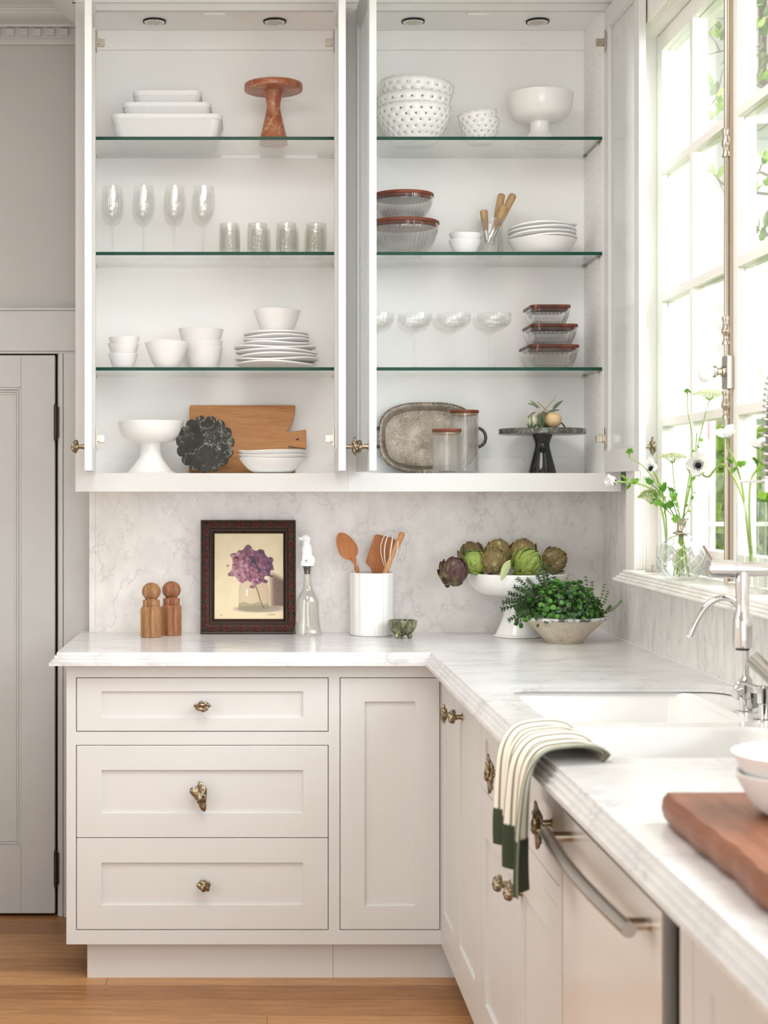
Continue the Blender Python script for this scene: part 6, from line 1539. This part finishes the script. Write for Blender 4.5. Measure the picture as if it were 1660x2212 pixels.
umbel('lower lace flower above the vase neck', [W(1453, 998, 3.96), W(1458, 1050, 3.96), W(1466, 1100, 3.957), NK, W(1472, 1190, VD), W(1468, 1246, VD)], 0.035, 2, n=480)
umbel('small closed lace bud on a thin tall stem', [W(1486, 858, 3.97), W(1487, 890, 3.97), W(1496, 945, 3.97), W(1494, 1000, 3.96), W(1482, 1080, 3.957), NK + Vector((0.004, 0, 0)), W(1478, 1240, VD)], 0.008, 3, 1.0, 70, 10, FERN)
umbel('round green bud leaning away toward the cabinet', [W(1361, 988, 4.0), W(1385, 1003, 4.0), W(1410, 1030, 3.99), W(1432, 1070, 3.97), W(1458, 1115, 3.96), NK - Vector((0.003, 0, 0)), W(1456, 1244, VD)], 0.009, 4, 1.1, 90, 10, FERN)
umbel('loose pale lace flower hanging low beside the vase neck', [W(1408, 1086, 4.02), W(1430, 1092, 4.0), W(1452, 1112, 3.97), NK - Vector((0.002, 0, 0)), W(1462, 1240, VD)], 0.036, 5, 0.6, 560)
def leafy(label, pts, n, seed, size=1.0, sm=STEMD):
    rn = random.Random(seed); P = catmull(pts, 7); base = P[-1]
    t = thing('leafy_sprig', label, 'sprig', base)
    MB().tube([p - base for p in P], 0.0013, 6).build('stem', sm, t, smooth=60)
    for i in range(n):
        k = int((0.02 + 0.55 * i / n) * (len(P) - 1)); a = i * 2.4
        s = size * rn.uniform(0.7, 1.15)
        place('leaf', FR[i % 2], t, P[k] - base, orient((math.cos(a), math.sin(a) * 0.8 - 0.3, rn.uniform(0.1, 0.9)), rn.uniform(0, 6)), (s, s, s))
leafy('leafy green sprig with toothed leaves leaning over the sill', [W(1408, 1046, 3.99), W(1425, 1062, 3.98), W(1444, 1092, 3.965), W(1462, 1120, 3.957), NK, W(1464, 1244, VD)], 13, 1, 1.15)
leafy('short green sprig with pointed leaves at the vase neck', [W(1444, 1050, 3.93), W(1452, 1078, 3.94), W(1462, 1108, 3.95), NK, W(1474, 1244, VD)], 11, 2, 1.0)
leafy('thin wiry green sprig beside the open anemone', [W(1494, 1040, 3.94), W(1496, 1065, 3.945), W(1488, 1100, 3.95), NK + Vector((0.002, 0, 0)), W(1486, 1244, VD)], 8, 3, 0.55, STEMG)
leafy('fine feathery sprig on the tall lace stems', [W(1506, 935, 3.945), W(1504, 965, 3.945), W(1498, 1010, 3.95), W(1486, 1080, 3.957), NK, W(1470, 1244, VD)], 9, 4, 0.6, STEMG)
# ================================================================== outside the window
lawn = MB().box(1.5, 30, -10, 40, -0.6, -0.5); structure(lawn.build('ground', plain('lawn', rgb(120, 150, 70), 0.9, spec=0.1, grain=0.3, gscale=3), smooth=0))
HY = 9.5
hs_ = thing('neighbour_house', 'white rendered house with a many paned window beyond the garden', 'house', (4.5, HY, -0.5))
EXTW = plain('white_render', rgb(236, 234, 228), 0.8, spec=0.2, grain=0.02, gscale=3)
MB().box(2.55, 8, HY, HY + 0.9, PZ(905, HY), 8).build('wall', EXTW, hs_, smooth=0, world=True)
MB().box(2.52, 8, HY - 0.10, HY, PZ(275, HY), PZ(256, HY)).build('string_course', EXTW, hs_, smooth=0, world=True)
wx0, wx1, wz0_, wz1_ = PX(1612, HY), 4.2, PZ(205, HY), 5.6
m = MB(); m.box(wx0, wx0 + 0.06, HY - 0.05, HY, wz0_, wz1_).box(wx0, wx1, HY - 0.06, HY, wz0_ - 0.06, wz0_ + 0.03).box(wx1 - 0.06, wx1, HY - 0.05, HY, wz0_, wz1_)
for k in range(1, 5): m.box(wx0 + 0.275 * k * 0.42, wx0 + 0.275 * k * 0.42 + 0.032, HY - 0.04, HY, wz0_, wz1_)
for k in range(1, 5): m.box(wx0, wx1, HY - 0.04, HY, wz0_ + 0.40 * k, wz0_ + 0.40 * k + 0.032)
hw_ = m.build('window', EXTW, hs_, smooth=0, world=True)
MB().box(wx0, wx1, HY - 0.015, HY - 0.005, wz0_, wz1_).build('pane', plain('dim_window_pane', rgb(150, 134, 118), 0.3), hw_, smooth=0, world=True)
MB().prism([(2.4, 3.9), (3.3, 4.75), (3.3, 4.85), (2.4, 4.0)], HY - 0.5, HY, 'Y').build('eave', EXTW, hs_, smooth=0, world=True)
TRY = 8.0
tr_ = thing('garden_trellis', 'white garden trellis of square bars before the green hedge', 'trellis', (2.6, TRY, -0.5))
for k in range(-1, 5): MB().box(PX(1542, TRY) - 0.011 + 0.17 * k, PX(1542, TRY) + 0.011 + 0.17 * k, TRY, TRY + 0.03, -0.5, 1.75).build('upright', EXTW, tr_, smooth=0, world=True)
for zz in (1.193, 0.80, 0.40, 0.0): MB().box(PX(1542, TRY) - 0.25, PX(1542, TRY) + 0.75, TRY + 0.001, TRY + 0.029, zz - 0.011, zz + 0.011).build('crossbar', EXTW, tr_, smooth=0, world=True)
hg = thing('hedge', 'sunny green garden hedge below the white house', 'hedge', (3.4, 8.7, -0.5))
m = MB(); rn = random.Random(3)
for i in range(9000):
    p = Vector((rn.uniform(2.2, 4.4), 8.7 + rn.uniform(-0.3, 0.3), rn.uniform(-0.5, 1.72))); e1 = Vector((rn.uniform(-1, 1), rn.uniform(-1, 1), rn.uniform(-1, 1))).normalized() * 0.05; e2 = e1.cross(Vector((rn.uniform(-1, 1), 1, rn.uniform(-1, 1)))).normalized() * 0.035
    m.add([p - e1, p - e2, p + e1, p + e2], [(0, 1, 2, 3)])
GARDEN = leaf_mat('garden_leaf', rgb(140, 176, 56), rgb(206, 224, 124), 0.6, 0.2, 0.4)
m.build('foliage', GARDEN, hg, smooth=0, fixn=False, world=True)['kind'] = 'stuff'
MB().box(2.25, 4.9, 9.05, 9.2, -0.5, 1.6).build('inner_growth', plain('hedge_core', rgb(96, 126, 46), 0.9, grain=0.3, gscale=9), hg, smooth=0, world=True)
nb = thing('nesting_box', 'small faded red box on a post seen through the window', 'box', (PX(1531, 8.3), 8.3, -0.5))
zb_ = PZ(946, 8.3) + 0.5
MB().prism([(-0.018, 0), (0.018, 0), (0.018, 0.075), (0.0, 0.095), (-0.018, 0.075)], -0.03, 0.03, 'Y').build('box', plain('faded_red_paint', rgb(206, 96, 86), 0.6), nb, smooth=0, loc=(0, 0, zb_))
MB().tube([(0, 0, 0), (0, 0, zb_)], 0.006, 8).build('post', EXTW, nb)
TD = 6.8
tree = thing('garden_tree', 'leafy garden tree with bare twisting twigs close outside the window', 'tree', (3.3, TD, -0.5))
BARK = plain('grey_bark', rgb(150, 138, 122), 0.9, spec=0.1, grain=0.2, gscale=40)
MB().tube([(3.3, TD, -0.5), (3.25, TD, 1.2), (3.1, TD, 2.4), (3.15, TD, 3.9)], [0.10, 0.08, 0.06, 0.04], 12).build('trunk', BARK, tree, world=True, smooth=60)
rn = random.Random(8)
GL = [leaf_mesh('tree_leaf_a', leaf_mat('tree_leaf_green', rgb(140, 176, 84), rgb(204, 226, 140), 0.5, 0.3, 0.45), 0.075, 0.034, 0.2, 0.3), leaf_mesh('tree_leaf_b', leaf_mat('tree_leaf_dull', rgb(120, 142, 96), rgb(176, 190, 144), 0.5, 0.3, 0.4), 0.085, 0.038, 0.2, 0.3)]
BR = [[(1720, 60), (1664, 40), (1640, 55), (1612, 95), (1560, 110), (1524, 119)], [(1556, 112), (1546, 90), (1534, 70), (1552, 40), (1562, 10)], [(1720, 205), (1660, 178), (1630, 160), (1606, 150)], [(1700, 120), (1655, 130), (1625, 190), (1606, 205)],
      [(1720, 200), (1600, 170), (1564, 190), (1540, 222), (1522, 240)], [(1548, 210), (1556, 180), (1562, 150)], [(1720, 300), (1664, 268), (1640, 280), (1612, 275)], [(1720, 320), (1668, 375), (1640, 372), (1618, 395), (1600, 400)],
      [(1720, 420), (1600, 410), (1562, 396), (1540, 372), (1520, 362)], [(1640, 372), (1652, 345), (1672, 330)], [(1720, 480), (1668, 505), (1640, 510)], [(1556, 392), (1566, 420)], [(1700, 20), (1640, 100), (1610, 70)]]
for bi_, b in enumerate(BR):
    dd = TD + 0.25 * math.sin(bi_ * 1.7); pts = [W(x, y, dd) for x, y in b]
    if b[0][0] >= 1700: pts = [Vector((3.1, TD, min(3.7, max(1.8, pts[0].z))))] + pts
    cm_ = catmull(pts, 5); r0_ = 0.008 if b[0][0] >= 1700 else 0.004
    MB().tube(cm_, [r0_ * (1 - 0.65 * i / len(cm_)) for i in range(len(cm_))], 6).build('branch', BARK, tree, world=True, smooth=60)
LFS = [(1545, 55, 1), (1530, 62, 0), (1555, 64, 1), (1552, 82, 0), (1524, 67, 1), (1560, 88, 1), (1556, 142, 0), (1536, 190, 0), (1552, 208, 0), (1546, 252, 0), (1536, 262, 0), (1562, 240, 0), (1528, 248, 0), (1560, 225, 0), (1538, 206, 1), (1541, 378, 0), (1528, 378, 0), (1550, 385, 0),
       (1618, 20, 1), (1640, 16, 1), (1652, 36, 1), (1634, 62, 0), (1650, 80, 1), (1620, 120, 1), (1640, 122, 0), (1655, 140, 1), (1612, 178, 0), (1632, 178, 0), (1650, 176, 0), (1640, 110, 1), (1616, 8, 0), (1622, 378, 0), (1612, 412, 0), (1630, 420, 0), (1655, 402, 0), (1624, 435, 0), (1660, 345, 0), (1652, 355, 0), (1643, 500, 1), (1652, 490, 1), (1636, 505, 1), (1646, 520, 1), (1625, 530, 1), (1655, 512, 1), (1660, 560, 1)]
for i, (x, y, k) in enumerate(LFS):
    dd = TD - 0.1 + 0.2 * math.sin(i * 2.1); p = W(x, y, dd) - tree.location
    for q in range(2):
        place('leaf', GL[k], tree, p, (rn.uniform(0.3, 2.6), rn.uniform(-0.6, 0.6), rn.uniform(0, 6.28)), (rn.uniform(0.6, 1.0),) * 3)
